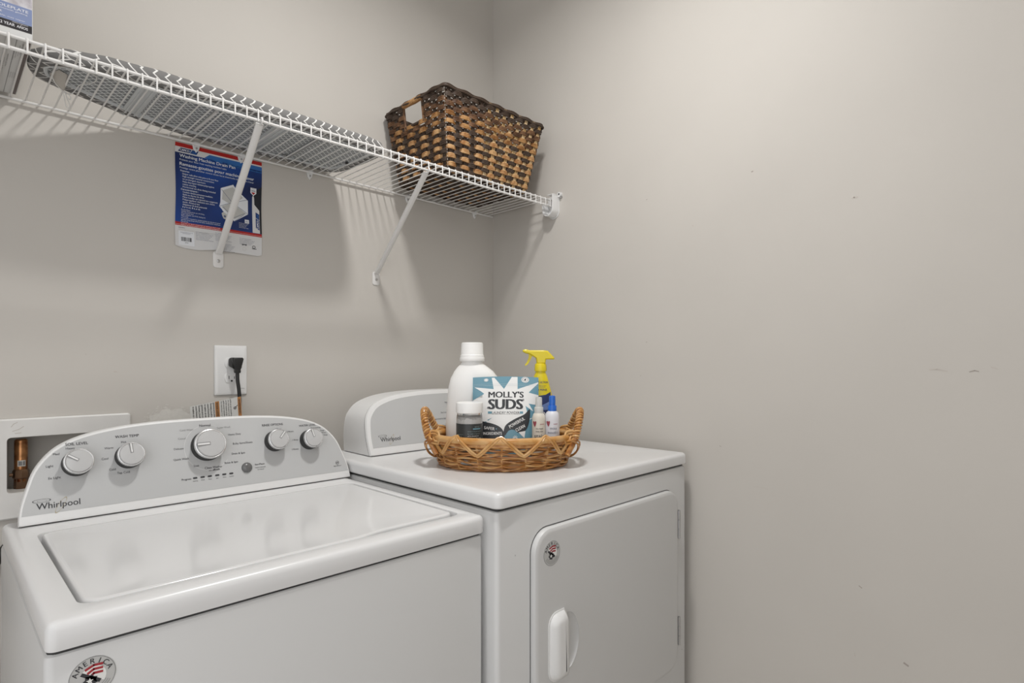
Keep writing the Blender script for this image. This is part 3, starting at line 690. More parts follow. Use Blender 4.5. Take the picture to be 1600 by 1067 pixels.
def mesh_mat():
    m = bpy.data.materials.new('expanded_metal'); m.use_nodes = True; nt = m.node_tree; b = nt.nodes['Principled BSDF']; b.inputs['Roughness'].default_value = 0.5
    N = nt.nodes.new; K = nt.links.new
    tc = N('ShaderNodeTexCoord'); sp = N('ShaderNodeSeparateXYZ'); K(tc.outputs['Object'], sp.inputs[0])
    def mth(op, a, b_=None):
        n = N('ShaderNodeMath'); n.operation = op
        for i, q in enumerate((a, b_)):
            if q is None: continue
            if isinstance(q, (int, float)): n.inputs[i].default_value = q
            else: K(q, n.inputs[i])
        return n.outputs[0]
    a1 = mth('ADD', mth('MULTIPLY', sp.outputs['X'], 1/0.017), mth('MULTIPLY', sp.outputs['Y'], 1/0.017)); a2 = mth('SUBTRACT', mth('MULTIPLY', sp.outputs['X'], 1/0.017), mth('MULTIPLY', sp.outputs['Y'], 1/0.017))
    l1 = mth('LESS_THAN', mth('FRACT', a1), 0.22); l2 = mth('LESS_THAN', mth('FRACT', a2), 0.22); s = mth('MAXIMUM', l1, l2)
    mx = N('ShaderNodeMix'); mx.data_type = 'RGBA'; K(s, mx.inputs['Factor']); mx.inputs['A'].default_value = (0.24, 0.255, 0.265, 1); mx.inputs['B'].default_value = (0.74, 0.76, 0.77, 1)
    K(mx.outputs['Result'], b.inputs['Base Color']); bp = N('ShaderNodeBump'); bp.inputs['Distance'].default_value = 0.0015; bp.inputs['Strength'].default_value = 0.6; K(s, bp.inputs['Height']); K(bp.outputs['Normal'], b.inputs['Normal'])
    return m
BST = mat('board_steel', (0.60, 0.62, 0.63), 0.4)
m = MB(); bi = offs(bo, -0.026)
m.loft([[Vector((p[0], p[1], z)) for p in bi] for z in (1.6985, 1.7005)], mesh_mat()); m.build('mesh_deck', t)
m = MB(); m.tube([Vector((p[0], p[1], 1.6985)) for p in offs(bo, -0.026)], 0.0045, BST, 8, closed=True); m.build('rim_tube', t)
for x, w2 in ((-1.176, 0.017), (-0.900, 0.018)):
    m = MB(); m.box(x-w2, x+w2, -0.252, -0.050, 1.6945, 1.6985, BST, 0.001)
    for q in (-0.55, 0, 0.55): m.box(x+q*w2-0.0018, x+q*w2+0.0018, -0.250, -0.052, 1.6930, 1.6948, BST)
    m.build('cross_channel', t)
m = MB(); m.box(-0.813, -0.805, -0.25, -0.040, 1.6940, 1.6985, mat('steel_dull', (0.30, 0.31, 0.32), 0.5)); m.build('cross_bar', t)
m = MB(); m.tube([(-1.043, -0.068, 1.6955), (-1.041, -0.215, 1.6955)], 0.0035, WIRE, 8); m.build('leg_stop', t)
m = MB(); m.tube(spline([(-1.165, -0.068, 1.6955), (-1.08, -0.058, 1.6955), (-0.93, -0.046, 1.6955), (-0.78, -0.044, 1.6955), (-0.72, -0.048, 1.6955)], 5), 0.003, BST, 8); m.build('side_rail', t)
for x, y, mm in ((-1.160, -0.066, METAL), (-0.672, -0.120, BLACK), (-0.885, -0.070, METAL), (-0.765, -0.046, METAL), (-0.82, -0.055, METAL)):
    m = MB(); m.lathe([(0.0045, 1.6965), (0.005, 1.6945), (0.003, 1.6930), (0, 1.6928)], (x, y, 0), mm, 14); m.build('screw', t)
m = MB()
m.tube(spline([(-1.312, -0.215, 1.6965), (-1.325, -0.185, 1.693), (-1.318, -0.150, 1.688), (-1.300, -0.128, 1.681), (-1.288, -0.122, 1.684), (-1.282, -0.135, 1.690), (-1.278, -0.16, 1.693), (-1.262, -0.19, 1.692), (-1.262, -0.215, 1.695), (-1.285, -0.225, 1.6965)], 5), 0.0011, WIRE, 6)
m.tube(spline([(-1.305, -0.130, 1.683), (-1.300, -0.128, 1.671), (-1.298, -0.127, 1.657), (-1.294, -0.126, 1.652), (-1.291, -0.127, 1.658), (-1.296, -0.128, 1.671), (-1.299, -0.129, 1.683)], 5), 0.0009, WIRE, 6)
m.tube(spline([(-1.299, -0.129, 1.683), (-1.290, -0.128, 1.675), (-1.291, -0.128, 1.669), (-1.297, -0.129, 1.674), (-1.299, -0.129, 1.683)], 4), 0.0009, WIRE, 6)
m.build('drawstring', t, label='thin white drawstring hanging below the nose')
m = MB(); m.loft([[Vector(p) for p in ((-1.328, -0.168, 1.694), (-1.316, -0.146, 1.689), (-1.302, -0.130, 1.682), (-1.300, -0.150, 1.688), (-1.303, -0.185, 1.6935), (-1.318, -0.195, 1.6950))], [Vector(p)+Vector((0.001, 0, 0.0015)) for p in ((-1.328, -0.168, 1.694), (-1.316, -0.146, 1.689), (-1.302, -0.130, 1.682), (-1.300, -0.150, 1.688), (-1.303, -0.185, 1.6935), (-1.318, -0.195, 1.6950))]], mat('cloth_tab', (0.50, 0.47, 0.43), 0.9)); m.build('cloth_tab', t)

# ------------------------------------------------------------------ appliance box at the left end of the shelf
BW_ = mat('carton_white', (0.62, 0.62, 0.61), 0.5); BBL = mat('carton_blue', (0.20, 0.25, 0.42), 0.45); BBK = mat('carton_black', (0.035, 0.03, 0.035), 0.45, col2='1c181c', vscale=60); BBR = mat('carton_brown', (0.13, 0.10, 0.095), 0.5); CW = mat('carton_text_white', (0.75, 0.75, 0.78), 0.5)
t = MB(); X0, X1 = -1.60, -1.3645
t.box(X0, X1, -0.2935, -0.015, SZ+0.001, SZ+0.235, BW_, 0.0012, 1)
a = Art(t, plane_map((0, -0.2935, 0), (1, 0, 0), (0, 0, 1), (0, -1, 0)))
a.rect(X0+0.001, X1-0.001, 1.7035, 1.7165, BBK); a.rect(X0+0.001, X1-0.001, 1.7165, 1.7450, BBL); a.rect(X0+0.001, X1-0.001, 1.7450, 1.900, mat('carton_photo', (0.60, 0.59, 0.62), 0.5, col2='a8a2a8', vscale=70), 1)
a.text('STAINLESS STEEL SOLEPLATE', X1-0.006, 1.7365, 0.0066, CW, 2, 'r', bold=0.015, width=0.108); a.text('for powerful steam and smooth gliding', X1-0.007, 1.7325, 0.0030, CW, 2, 'r', width=0.10)
a.text('SUELA GRANDE', X1-0.040, 1.7265, 0.0040, CW, 2, 'r', bold=0.02, width=0.040); a.text('de acero inoxidable, mas vapor', X1-0.010, 1.7205, 0.0028, CW, 2, 'r', width=0.07)
a.text('2 YEAR', X1-0.0235, 1.7075, 0.0068, CW, 2, 'r', bold=0.02, width=0.0185); a.text('AÑOS', X1-0.0065, 1.7075, 0.0062, CW, 2, 'r', bold=0.02, width=0.0145); a.text('LIMITED WARRANTY', X1-0.006, 1.7142, 0.0022, CW, 2, 'r')
for k in range(9): a.poly(circ(X1-0.004, 1.752+k*0.004, 0.0004, 6), INKG, 2)
a = Art(t, plane_map((0, 0, SZ+0.001), (1, 0, 0), (0, 1, 0), (0, 0, -1)))
a.rect(X1-0.0075, X1-0.0015, -0.29, -0.018, BBR); a.rect(X1-0.0205, X1-0.0195, -0.29, -0.018, INKG)
b2 = Art(t, lambda u, v, h: Vector((X1-0.0075-v*1.0, -0.285+u, SZ+0.001-0.00025*h)))
for k in range(4):
    b2.text(['made in china imported by', 'distributed by the maker', 'www model number', 'serial'][k], 0.01+0.01*k, 0.0030+k*0.0028, 0.0026, INKG, 2, 'l', width=0.05); b2.text('keep box for warranty', 0.15, 0.003+k*0.0028, 0.0024, INKG, 2, 'l', width=0.03)
    b2.text('steam iron', 0.07+0.02*k, 0.018+k*0.004, 0.004, INKG, 2, 'l', width=0.06)
tag(t.build('appliance_box', base=((X0+X1)/2, -0.154, SZ)), 'white, blue and black printed appliance box at the left end of the wire shelf', 'box')

# ------------------------------------------------------------------ woven storage basket on the shelf
t = thing('wicker_basket', (-0.275, -0.165, SZ), 'brown and tan woven rectangular basket on the right end of the wire shelf', 'basket')
ZB, ZT = 1.6925, 1.924
def brect(f, g=0.0):
    return (-0.447+(-0.480+0.447)*f-g, -0.122+(-0.063+0.122)*f+g, -0.288-(0.310-0.288)*f-g, -0.045+(0.030)*f+g)
NF, NS = 13, 9
def bpath(f, g=0.0):
    """stake parameter -> point; index 0..2(NF+NS)-1 stakes, front x0->x1, right y0->y1, back, left"""
    x0, x1, y0, y1 = brect(f, g); total = 2*(NF+NS)
    def P_(s):
        s = s % total; r = 0.012
        if s < NF: k = s/NF; p = Vector((x0+(x1-x0)*k, y0)); n = Vector((0, -1))
        elif s < NF+NS: k = (s-NF)/NS; p = Vector((x1, y0+(y1-y0)*k)); n = Vector((1, 0))
        elif s < 2*NF+NS: k = (s-NF-NS)/NF; p = Vector((x1-(x1-x0)*k, y1)); n = Vector((0, 1))
        else: k = (s-2*NF-NS)/NS; p = Vector((x0, y1-(y1-y0)*k)); n = Vector((-1, 0))
        # round the corners
        for cx, cy, sx, sy in ((x0, y0, 1, 1), (x1, y0, -1, 1), (x0, y1, 1, -1), (x1, y1, -1, -1)):
            c = Vector((cx+sx*r, cy+sy*r)); d = p-c
            if d.x*sx < 0 and d.y*sy < 0 and d.length > r*0.5: n = d.normalized(); p = c+n*r
        return p, n
    return P_
TOT = 2*(NF+NS)
TANS = [mat('wicker_tan', (0.58, 0.36, 0.17), 0.55, col2='a27040', vscale=55), mat('wicker_honey', (0.50, 0.28, 0.11), 0.55, col2='825527', vscale=45)]
STRAW = mat('wicker_straw', (0.62, 0.46, 0.27), 0.6, col2='a3814f', vscale=60)
BRN = mat('wicker_brown', (0.20, 0.10, 0.045), 0.6, col2='4a2e18', vscale=45); DKB = mat('wicker_dark', (0.065, 0.043, 0.03), 0.6, col2='3e2d20', vscale=50)
rows = 19; rh = (ZT-0.012-ZB)/rows
rowmat = []
for r_ in range(rows):
    if r_ >= rows-2: rowmat.append(DKB)
    elif r_ >= rows-8: rowmat.append([BRN, TANS[1]][r_ % 2] if r_ % 3 else BRN)
    else: rowmat.append(TANS[0] if r_ % 2 else DKB)
m = MB(); HY0, HY1, HZ0, HZ1 = -0.205, -0.112, 1.852, 1.908
def strand(mb, zc, phase, mt, s0, s1, closed, amp=0.0036, plies=3):
    f = (zc-ZB)/(ZT-ZB); P_ = bpath(f); st = 6; n = int(round((s1-s0)*st)); 
    for pl_ in range(plies):
        pts = []; rs = []
        for i in range(n if closed else n+1):
            s = s0+i/st; p, nr = P_(s); wv = math.cos(PI*(s+0.5)+phase*PI); wv = math.copysign(abs(wv)**0.45, wv)
            q = p+nr*(amp*wv); dz = (pl_-(plies-1)/2)*rh*(0.30+0.06*max(0, wv))
            pts.append(Vector((q.x, q.y, zc+dz+0.0006*math.sin(s*2.1+pl_+zc*90)))); rs.append(rh*0.215*(0.93+0.05*min(0, wv)+0.22*max(0, wv)))
        mb.tube(pts, rs, mt, 6, closed=closed, flat2=1.0)
total_left0 = 2*NF+NS
def s_of_y(y, f):
    x0, x1, y0, y1 = brect(f); return total_left0+NS*(y1-y)/(y1-y0)
def s_of_y_r(y, f):
    x0, x1, y0, y1 = brect(f); return NF+NS*(y-y0)/(y1-y0)
for r_ in range(rows):
    zc = ZB+rh*(r_+0.5); f = (zc-ZB)/(ZT-ZB)
    if HZ0 < zc < HZ1:
        a0 = s_of_y(HY0, f); a1 = s_of_y(HY1, f)      # left side hole (a1 < a0)
        b0 = s_of_y_r(HY0, f); b1 = s_of_y_r(HY1, f)
        strand(m, zc, r_, rowmat[r_], a0-TOT, b0, False); strand(m, zc, r_, rowmat[r_], b1, a1, False)
    else: strand(m, zc, r_, rowmat[r_], 0, TOT, True)
m.build('woven_wall', t)
m = MB()
for s in range(TOT):
    if s % 1: continue
    pts = []
    mt = DKB
    if 5 <= s < NF+3: mt = STRAW
    for k in range(9):
        f = k/8; P_ = bpath(f); p, nr = P_(s+0.5); z = ZB+0.001+(ZT-ZB-0.004)*f
        if (s >= total_left0 or NF <= s < NF+NS) and HY0 < p.y < HY1 and HZ0-0.004 < z < HZ1+0.004:
            continue
        pts.append((Vector((p.x, p.y, z)), nr))
    tang = lambda nr: Vector((-nr.y, nr.x, 0))
    seg_ = []
    for q in (-0.0042, 0, 0.0042):
        run = []
        for p, nr in pts:
            if run and (p-run[-1]).length > 0.05+0.0:
                if len(run) > 1: m.tube(run, 0.0022, mt, 5)
                run = []
            run.append(p+tang(nr)*q)
        if len(run) > 1: m.tube(run, 0.0022, mt, 5)
m.build('stakes', t)
m = MB(); P_ = bpath(1.0); n = TOT*6
for q, dz in ((0.0, 0.003), (0.0035, -0.003), (-0.0035, -0.003)):
    pts = []
    for i in range(n):
        s = i/6; p, nr = P_(s); pp_ = p+nr*(q+0.0015*math.sin(s*PI*1.0)); pts.append(Vector((pp_.x, pp_.y, ZT-0.006+dz+0.0010*math.sin(s*PI+q*400))))
    m.tube(pts, 0.0033, DKB, 7, closed=True)
m.build('rim', t)
for side in (0, 1):
    m = MB()
    x0, x1, y0, y1 = brect(0.96)
    xx = x0 if side == 0 else x1
    m.tube([(xx, HY0+0.000, ZT-0.008), (xx, HY1-0.000, ZT-0.008)], 0.0078, TANS[1], 12)
    N_ = 16
    m.tube([Vector((xx+0.0078*math.cos(k*1.6), HY0+(HY1-HY0)*k/60, ZT-0.008+0.0078*math.sin(k*1.6))) for k in range(61)], 0.0016, TANS[0], 5)
    m.build('handle_wrap', t, label='tan wrapped grip above the handle hole')
for side in (0, 1):
    m = MB()
    f0 = (HZ0-ZB)/(ZT-ZB); f1 = (HZ1-ZB)/(ZT-ZB)
    xa = brect(f0)[side]; xb = brect(f1)[side]
    for yy in (HY0, HY1): m.tube([(xa, yy, HZ0-0.008), (xb, yy, HZ1+0.004)], 0.0042, BRN, 8)
    m.tube([(xa, HY0, HZ0), (xa, HY1, HZ0)], 0.0042, DKB, 8)
    m.build('handle_hole_edge', t)
m = MB(); x0, x1, y0, y1 = brect(0)
k = 0; y = y0+0.006
while y < y1-0.004:
    n = 60; pts = [Vector((x0+(x1-x0)*i/n, y, ZB+0.0045+0.0028*math.cos(PI*(i/n*NF+0.5)+k*PI))) for i in range(n+1)]
    for q in (-0.003, 0, 0.003): m.tube([p+Vector((0, q, 0)) for p in pts], 0.0019, TANS[1] if k % 4 == 1 else DKB, 5)
    y += 0.0105; k += 1
for s in range(NF): x = x0+(x1-x0)*(s+0.5)/NF; m.box(x-0.006, x+0.006, y0+0.004, y1-0.004, ZB+0.0035, ZB+0.0055, DKB)
m.build('woven_base', t)
m = MB()
p, nr = bpath(0)(0); 
pts = []
for k in range(25):
    f = 0.03+0.93*k/24; P_ = bpath(f); c = brect(f); pts.append(Vector((c[0]+0.0035, c[2]+0.0035, ZB+(ZT-ZB)*f))+Vector((-1, -1, 0)).normalized()*(0.0045+0.0010*math.sin(k*PI)))
for k in range(0, 24): m.tube([pts[k], pts[k]+(pts[k+1]-pts[k])*0.6], 0.0006, mat('thread', (0.6, 0.55, 0.48), 0.6), 4)
m.build('corner_stitching', t, label='thin pale stitched thread down the front corner')

# ------------------------------------------------------------------ packaging card hanging under the shelf
PB = mat('card_blue', (0.005, 0.05, 0.26), 0.4, col2='04123f', vscale=7, detail=1.0); PR = mat('card_red', (0.42, 0.015, 0.012), 0.3); PW = mat('card_white', (0.66, 0.66, 0.66), 0.3); PBK = mat('card_black', (0.01, 0.012, 0.02), 0.3); PLB = mat('card_light_blue', (0.03, 0.14, 0.42), 0.3); PT = mat('card_text', (0.75, 0.77, 0.80), 0.35); PG = mat('card_grey', (0.52, 0.52, 0.50), 0.4); PD = mat('card_dark', (0.10, 0.12, 0.2), 0.4)
t = MB(); cx0, cx1, cz0, cz1 = -1.0675, -0.8595, 1.4250, 1.6800
def cardm(u, v, h):
    q = (v-cz0)/(cz1-cz0); y = -0.0014-0.0050*max(0, 0.30-q)**1.2-0.0015*(1+math.sin((u+1)*30))*(1-q)
    return Vector((u+0.0008*math.sin(q*9)*(1 if u > -0.96 else -1), y-0.00022*h, v))
a = Art(t, cardm, 0.012, ((cx0, cx1), (cz0, cz1)))
edge = [(cx0, cz0+0.002), (cx0+0.02, cz0-0.003), (cx0+0.05, cz0-0.004), (cx0+0.09, cz0+0.002), (cx0+0.15, cz0+0.0015), (cx1-0.01, cz0+0.0005), (cx1, cz0+0.004), (cx1, cz1), (cx0, cz1)]
a.poly(edge, PW, 0); 
a.rect(cx0, cx1, 1.4855, 1.6560, PB, 1); a.rect(cx0, cx1, 1.4770, 1.4855, PR, 1); a.rect(cx0, cx1, 1.6705, cz1, PR, 1)
a.rect(cx0, cx1, 1.4795, 1.4800, PW, 2)
a.poly([(cx0+0.073, 1.656), (cx0+0.066, 1.6565), (cx0+0.078, 1.6668), (cx1, 1.6668), (cx1, 1.656)], PLB, 1); a.poly([(cx0+0.085, 1.660), (cx1, 1.660), (cx1, 1.650), (cx0+0.075, 1.651)], PLB, 1)
a.poly([(-0.885, 1.590), (cx1, 1.614), (cx1, 1.4865), (-0.872, 1.4865)], PBK, 2)
a.poly([(-0.884, 1.4865), (-0.884, 1.582), (-0.881, 1.586), (-0.879, 1.580), (-0.878, 1.562), (-0.865, 1.548), (-0.8645, 1.4865)], PW, 3)
# camco usa logo panels
def camco(ar, u, v, k, rot, h):
    c_, s_ = math.cos(rot), math.sin(rot)
    R = lambda x, y: (u+(x*c_-y*s_)*k, v+(x*s_+y*c_)*k)
    ar.poly([R(0.5, 0), R(9.8, 0), R(10.8, 2.1), R(1.8, 2.1)], PB, h)
    ar.text('CAMCO', *R(1.5, 0.45), 1.65*k, PT, h+1, 'l', bold=0.05, width=4.6*k, rot=rot)
    ar.text('USA', *R(6.4, 0.3), 1.9*k, PLB, h+1, 'l', bold=0.03, width=3.4*k, rot=rot)
    ar.poly([R(6.2, 0.0), R(6.5, 0.0), R(7.6, 2.1), R(7.3, 2.1)], PW, h+1)
camco(a, -1.0635, 1.6590, 0.0045, 0.0, 2)
camco(a, -0.8655, 1.4925, 0.0046, PI/2, 4)
a.text('Washing Machine Drain Pan', -1.0575, 1.6455, 0.0112, PT, 3, 'l', bold=0.03, width=0.129)
a.text('Protects your floor from washing machine leaks', -1.0575, 1.6375, 0.0062, PT, 3, 'l', width=0.107)
a.text('Ramasse-gouttes pour machine à laver', -1.0575, 1.6255, 0.0112, PT, 3, 'l', bold=0.03, width=0.177)
a.text('Protége votre plancher contre toute fuite éventuelle de machine à laver', -1.0575, 1.6180, 0.0058, PT, 3, 'l', width=0.177)
a.text('Features:', -1.0560, 1.6105, 0.0056, PT, 3, 'l', bold=0.03)
rows_ = [(0.083, 'Deeper walls allow wide pans to fit over floor'), (0.0, ''), (0.072, 'High-strength material construction'), (0.052, 'to prolonged exposure'), (0.072, 'Heavy duty impact resistant polypropylene'), (0.03, 'resists cracking'), (0.075, 'Pre-formed set drain fitting included')]
v = 1.6035
for wd, tx in rows_:
    if wd: a.text(tx, -1.0520, v, 0.0056, PT, 3, 'l', width=wd, bold=0.01); v -= 0.0064
a.text('Caractéristiques :', -1.0560, v, 0.0056, PT, 3, 'l', bold=0.03); v -= 0.0064
for wd, tx in ((0.068, 'Conduits robustes permettent installation'), (0.048, 'facile au dessus du drain'), (0.080, 'Pièce moulée qui répond aux exigences'), (0.073, 'Polypropylène résistant aux chocs'), (0.038, 'aux fissures'), (0.055, 'Adaptateur de drain prémonté'), (0.04, 'inclus')):
    a.text(tx, -1.0520, v, 0.0056, PT, 3, 'l', width=wd, bold=0.01); v -= 0.0061
for wd, tx in ((0.02, 'Includes:'), (0.052, 'washing machine drain pan and fitting'), (0.028, 'Accessories:'), (0.055, 'drain adapter and PVC fitting kit'), (0.016, 'Warning:'), (0.09, 'this product is intended for washing machine use only do not exceed'), (0.09, 'specified rating always follow the maker directions for installation'), (0.016, 'Garantie'), (0.09, 'ce produit est destine uniquement aux machines a laver ne pas'), (0.088, 'depasser la capacite toujours suivre les directives du fabricant')):
    a.text(tx, -1.0545, v, 0.0038, PT, 3, 'l', width=wd); v -= 0.0042
# picture of the white pan
a.poly([(-0.9640, 1.588), (-0.9330, 1.6035), (-0.9250, 1.593), (-0.8950, 1.569), (-0.8950, 1.533), (-0.930, 1.5085), (-0.945, 1.516), (-0.968, 1.541), (-0.9655, 1.552)], PT, 3)
a.poly([(-0.958, 1.584), (-0.934, 1.597), (-0.908, 1.574), (-0.935, 1.549), (-0.960, 1.560)], PG, 4); a.poly([(-0.962, 1.541), (-0.935, 1.556), (-0.899, 1.533), (-0.930, 1.514)], PG, 4)
for l_ in ([(-0.962, 1.586), (-0.935, 1.556), (-0.896, 1.571)], [(-0.967, 1.541), (-0.935, 1.556)], [(-0.935, 1.556), (-0.896, 1.534)], [(-0.930, 1.509), (-0.905, 1.530)], [(-0.958, 1.541), (-0.932, 1.517), (-0.903, 1.534)]): a.line(l_, 0.0009, PD, 5)
a.poly([(-0.962, 1.524), (-0.957, 1.528), (-0.950, 1.524), (-0.946, 1.517), (-0.950, 1.509), (-0.957, 1.511), (-0.960, 1.517)], PG, 4); a.poly(circ(-0.954, 1.517, 0.003, 10), PD, 5)
a.poly([(-0.889, 1.606), (-0.8735, 1.606), (-0.8735, 1.592), (-0.881, 1.585), (-0.889, 1.592)], PT, 4); a.text('MADE IN', -0.8812, 1.6035, 0.0022, PD, 5); a.text('USA', -0.8812, 1.596, 0.0062, PB, 5, bold=0.04); a.poly([(-0.887, 1.594), (-0.8755, 1.594), (-0.8812, 1.5875)], PR, 5)
a.rect(-0.9040, -0.8930, 1.5085, 1.5180, PT, 4); a.text('EU', -0.8985, 1.5110, 0.0055, PB, 5, bold=0.03)
for k in range(4): a.text('fits 30 inch floor space', -0.919, 1.5055-k*0.0038, 0.0032, PT, 4, 'l', width=0.024-0.003*(k % 3))
# bottom white strip
a.text('WARNING:', -1.060, 1.4710, 0.0028, PD, 2, 'l', bold=0.03)
for k in range(2): a.text('this product contains a chemical known to cause harm see site for details before use and installation', -1.060, 1.4675-k*0.0022, 0.0020, PG, 2, 'l', width=0.085)
a.rect(-1.0600, -1.0250, 1.4290, 1.4640, PT, 1); a.text('WASHING MACHINE DRAIN PAN', -1.0425, 1.4600, 0.0022, PD, 3, width=0.028); a.text('WHITE PLASTIC', -1.0425, 1.4570, 0.0022, PD, 3, width=0.018)
xx = -1.0545
while xx < -1.0310:
    wd = random.choice((0.0006, 0.0010, 0.0015)); a.rect(xx, xx+wd, 1.4390, 1.4490, INK, 3); xx += wd+random.choice((0.0006, 0.0011))
a.text('20786', -1.0425, 1.4345, 0.0032, INK, 3)
for x, z0_, n_, wd in ((-1.021, 1.4650, 6, 0.040), (-0.976, 1.4700, 6, 0.038), (-0.966, 1.4440, 6, 0.036), (-0.918, 1.4660, 5, 0.040)):
    for k in range(n_): a.text(['for washing machine', 'pour machine a laver', 'see instructions inside'][k % 3], x, z0_-k*0.0036, 0.0028, PD, 2, 'l', width=wd*(0.75+0.25*((k*3) % 4)/3))
a.rect(-0.9125, -0.8995, 1.4500, 1.4520, INK, 3); a.ring(-0.906, 1.4470, 0.0040, 0.0052, INK, 3, 16, a0=0.2, a1=PI-0.2); a.ring(-0.8810, 1.4480, 0.0030, 0.0042, INK, 3, 16); a.ring(-0.906, 1.4400, 0.004, 0.0046, PG, 3, 16)
a.rect(-0.886, -0.874, 1.4425, 1.4440, INK, 3)
tag(t.build('product_card', base=(-0.9635, -0.001, 1.425)), 'blue, red and white printed drain pan card on the back wall beneath the wire shelf', 'packaging card')
# black hose left of the washer
t = MB(); t.tube(spline([(-1.47, -0.145, 0.66), (-1.43, -0.085, 0.705), (-1.395, -0.032, 0.745), (-1.37, -0.028, 0.775), (-1.35, -0.028, 0.80), (-1.33, -0.028, 0.83)], 6), 0.0105, BLACK, 12)
tag(t.build('drain_hose', base=(-1.395, -0.03, 0.66)), 'black hose disappearing behind the left side of the washing machine', 'hose')
# ------------------------------------------------------------------ rattan tray on the dryer and its contents
RT = Vector((math.sin(TH), -math.cos(TH), 0)); FW = Vector((math.cos(TH), math.sin(TH), 0))
TC = Vector((-0.503, -0.569, 0.8945))
def loc(s, q, z=0.0): return TC+RT*s+FW*q+Vector((0, 0, z))
RA = mat('rattan_honey', (0.58, 0.31, 0.11), 0.38, col2='8f571f', vscale=60, coat=0.2); RB = mat('rattan_brown', (0.32, 0.14, 0.045), 0.38, col2='a56a2c', vscale=70, coat=0.2); RC = mat('rattan_pale', (0.62, 0.38, 0.16), 0.38, col2='b9823f', vscale=30, coat=0.2)
t = thing('rattan_tray', TC, 'oval honey-coloured rattan basket tray with two wrapped handles, standing on the dryer', 'tray')
def el(a_, b_, th, z, dr_=0.0):
    return loc((a_+dr_)*math.cos(th), (b_+dr_)*math.sin(th), z)
def prof(z):   # half axes at height z (0..0.075)
    f = z/0.075; return 0.150+0.018*f, 0.118+0.018*f
m = MB(); NST = 18
zs = []
z = 0.006; k = 0
while z < 0.062:
    zs.append(z); z += 0.0075
for i, z in enumerate(zs):
    for ply in range(2):
        a_, b_ = prof(z); pts = []; n = NST*6
        for j in range(n):
            th = 2*PI*j/n; wv = math.cos(NST/2*th+PI*i+PI*ply)
            pts.append(el(a_, b_, th, z+0.0030*math.sin(NST/2*th*1.0+i*PI*0.5+ply*PI)+0.0008*math.sin(5*th+i), 0.0052*wv+0.0016))
        m.tube(pts, 0.0023, [RA, RB, RC, RB, RA][(i*2+ply) % 5], 7, closed=True)
m.build('woven_wall', t)
for j in range(NST):
    m = MB(); th = 2*PI*(j+0.5)/NST; m.tube([el(*prof(zz), th, zz) for zz in (0.002, 0.02, 0.04, 0.066)], 0.0030, RC, 7)
    m.build('stake', t)
m = MB()
for i in range(3):
    a_, b_ = prof(0.0); m.tube([el(a_, b_, 2*PI*j/90, 0.0035+0.0015*math.sin(j*0.9+i*2.1), (i-1)*0.003) for j in range(90)], 0.0032, [RB, RA, RB][i], 7, closed=True)
a_, b_ = prof(0); m.loft([[el(a_, b_, 2*PI*j/60, zz) for j in range(60)] for zz in (0.003, 0.009)], RB)
m.build('base', t)
m = MB(); a_, b_ = prof(0.068); m.tube([el(a_, b_, 2*PI*j/90, 0.0685, 0.001) for j in range(90)], 0.0082, RC, 12, closed=True)
m.tube([el(a_, b_, 2*PI*j/90, 0.0590, 0.003) for j in range(90)], 0.0045, RA, 8, closed=True)
m.build('rim', t)
m = MB()
for q in (-0.0030, 0.0030):
    n = 10*24; pts = []
    for j in range(n):
        th = 2*PI*(j/n)+0.298; ph = (j/24) % 1.0; tri = abs(2*ph-1)             # 1 = top, 0 = bottom
        sm = tri*tri*(3-2*tri)*0.35+tri*0.65
        zz = 0.036+0.043*sm+q*0.3; a_, b_ = prof(zz); out_ = 0.0095 if sm < 0.8 else 0.0095-0.010*(sm-0.8)/0.2
        th2 = th+q/0.15*(1 if ph < 0.5 else -1)*0.7
        pts.append(el(a_, b_, th2, zz, out_))
    m.tube(pts, 0.0029, RC, 7, closed=True)
m.build('zigzag_lacing', t, label='doubled cane zigzag laced over the rim')
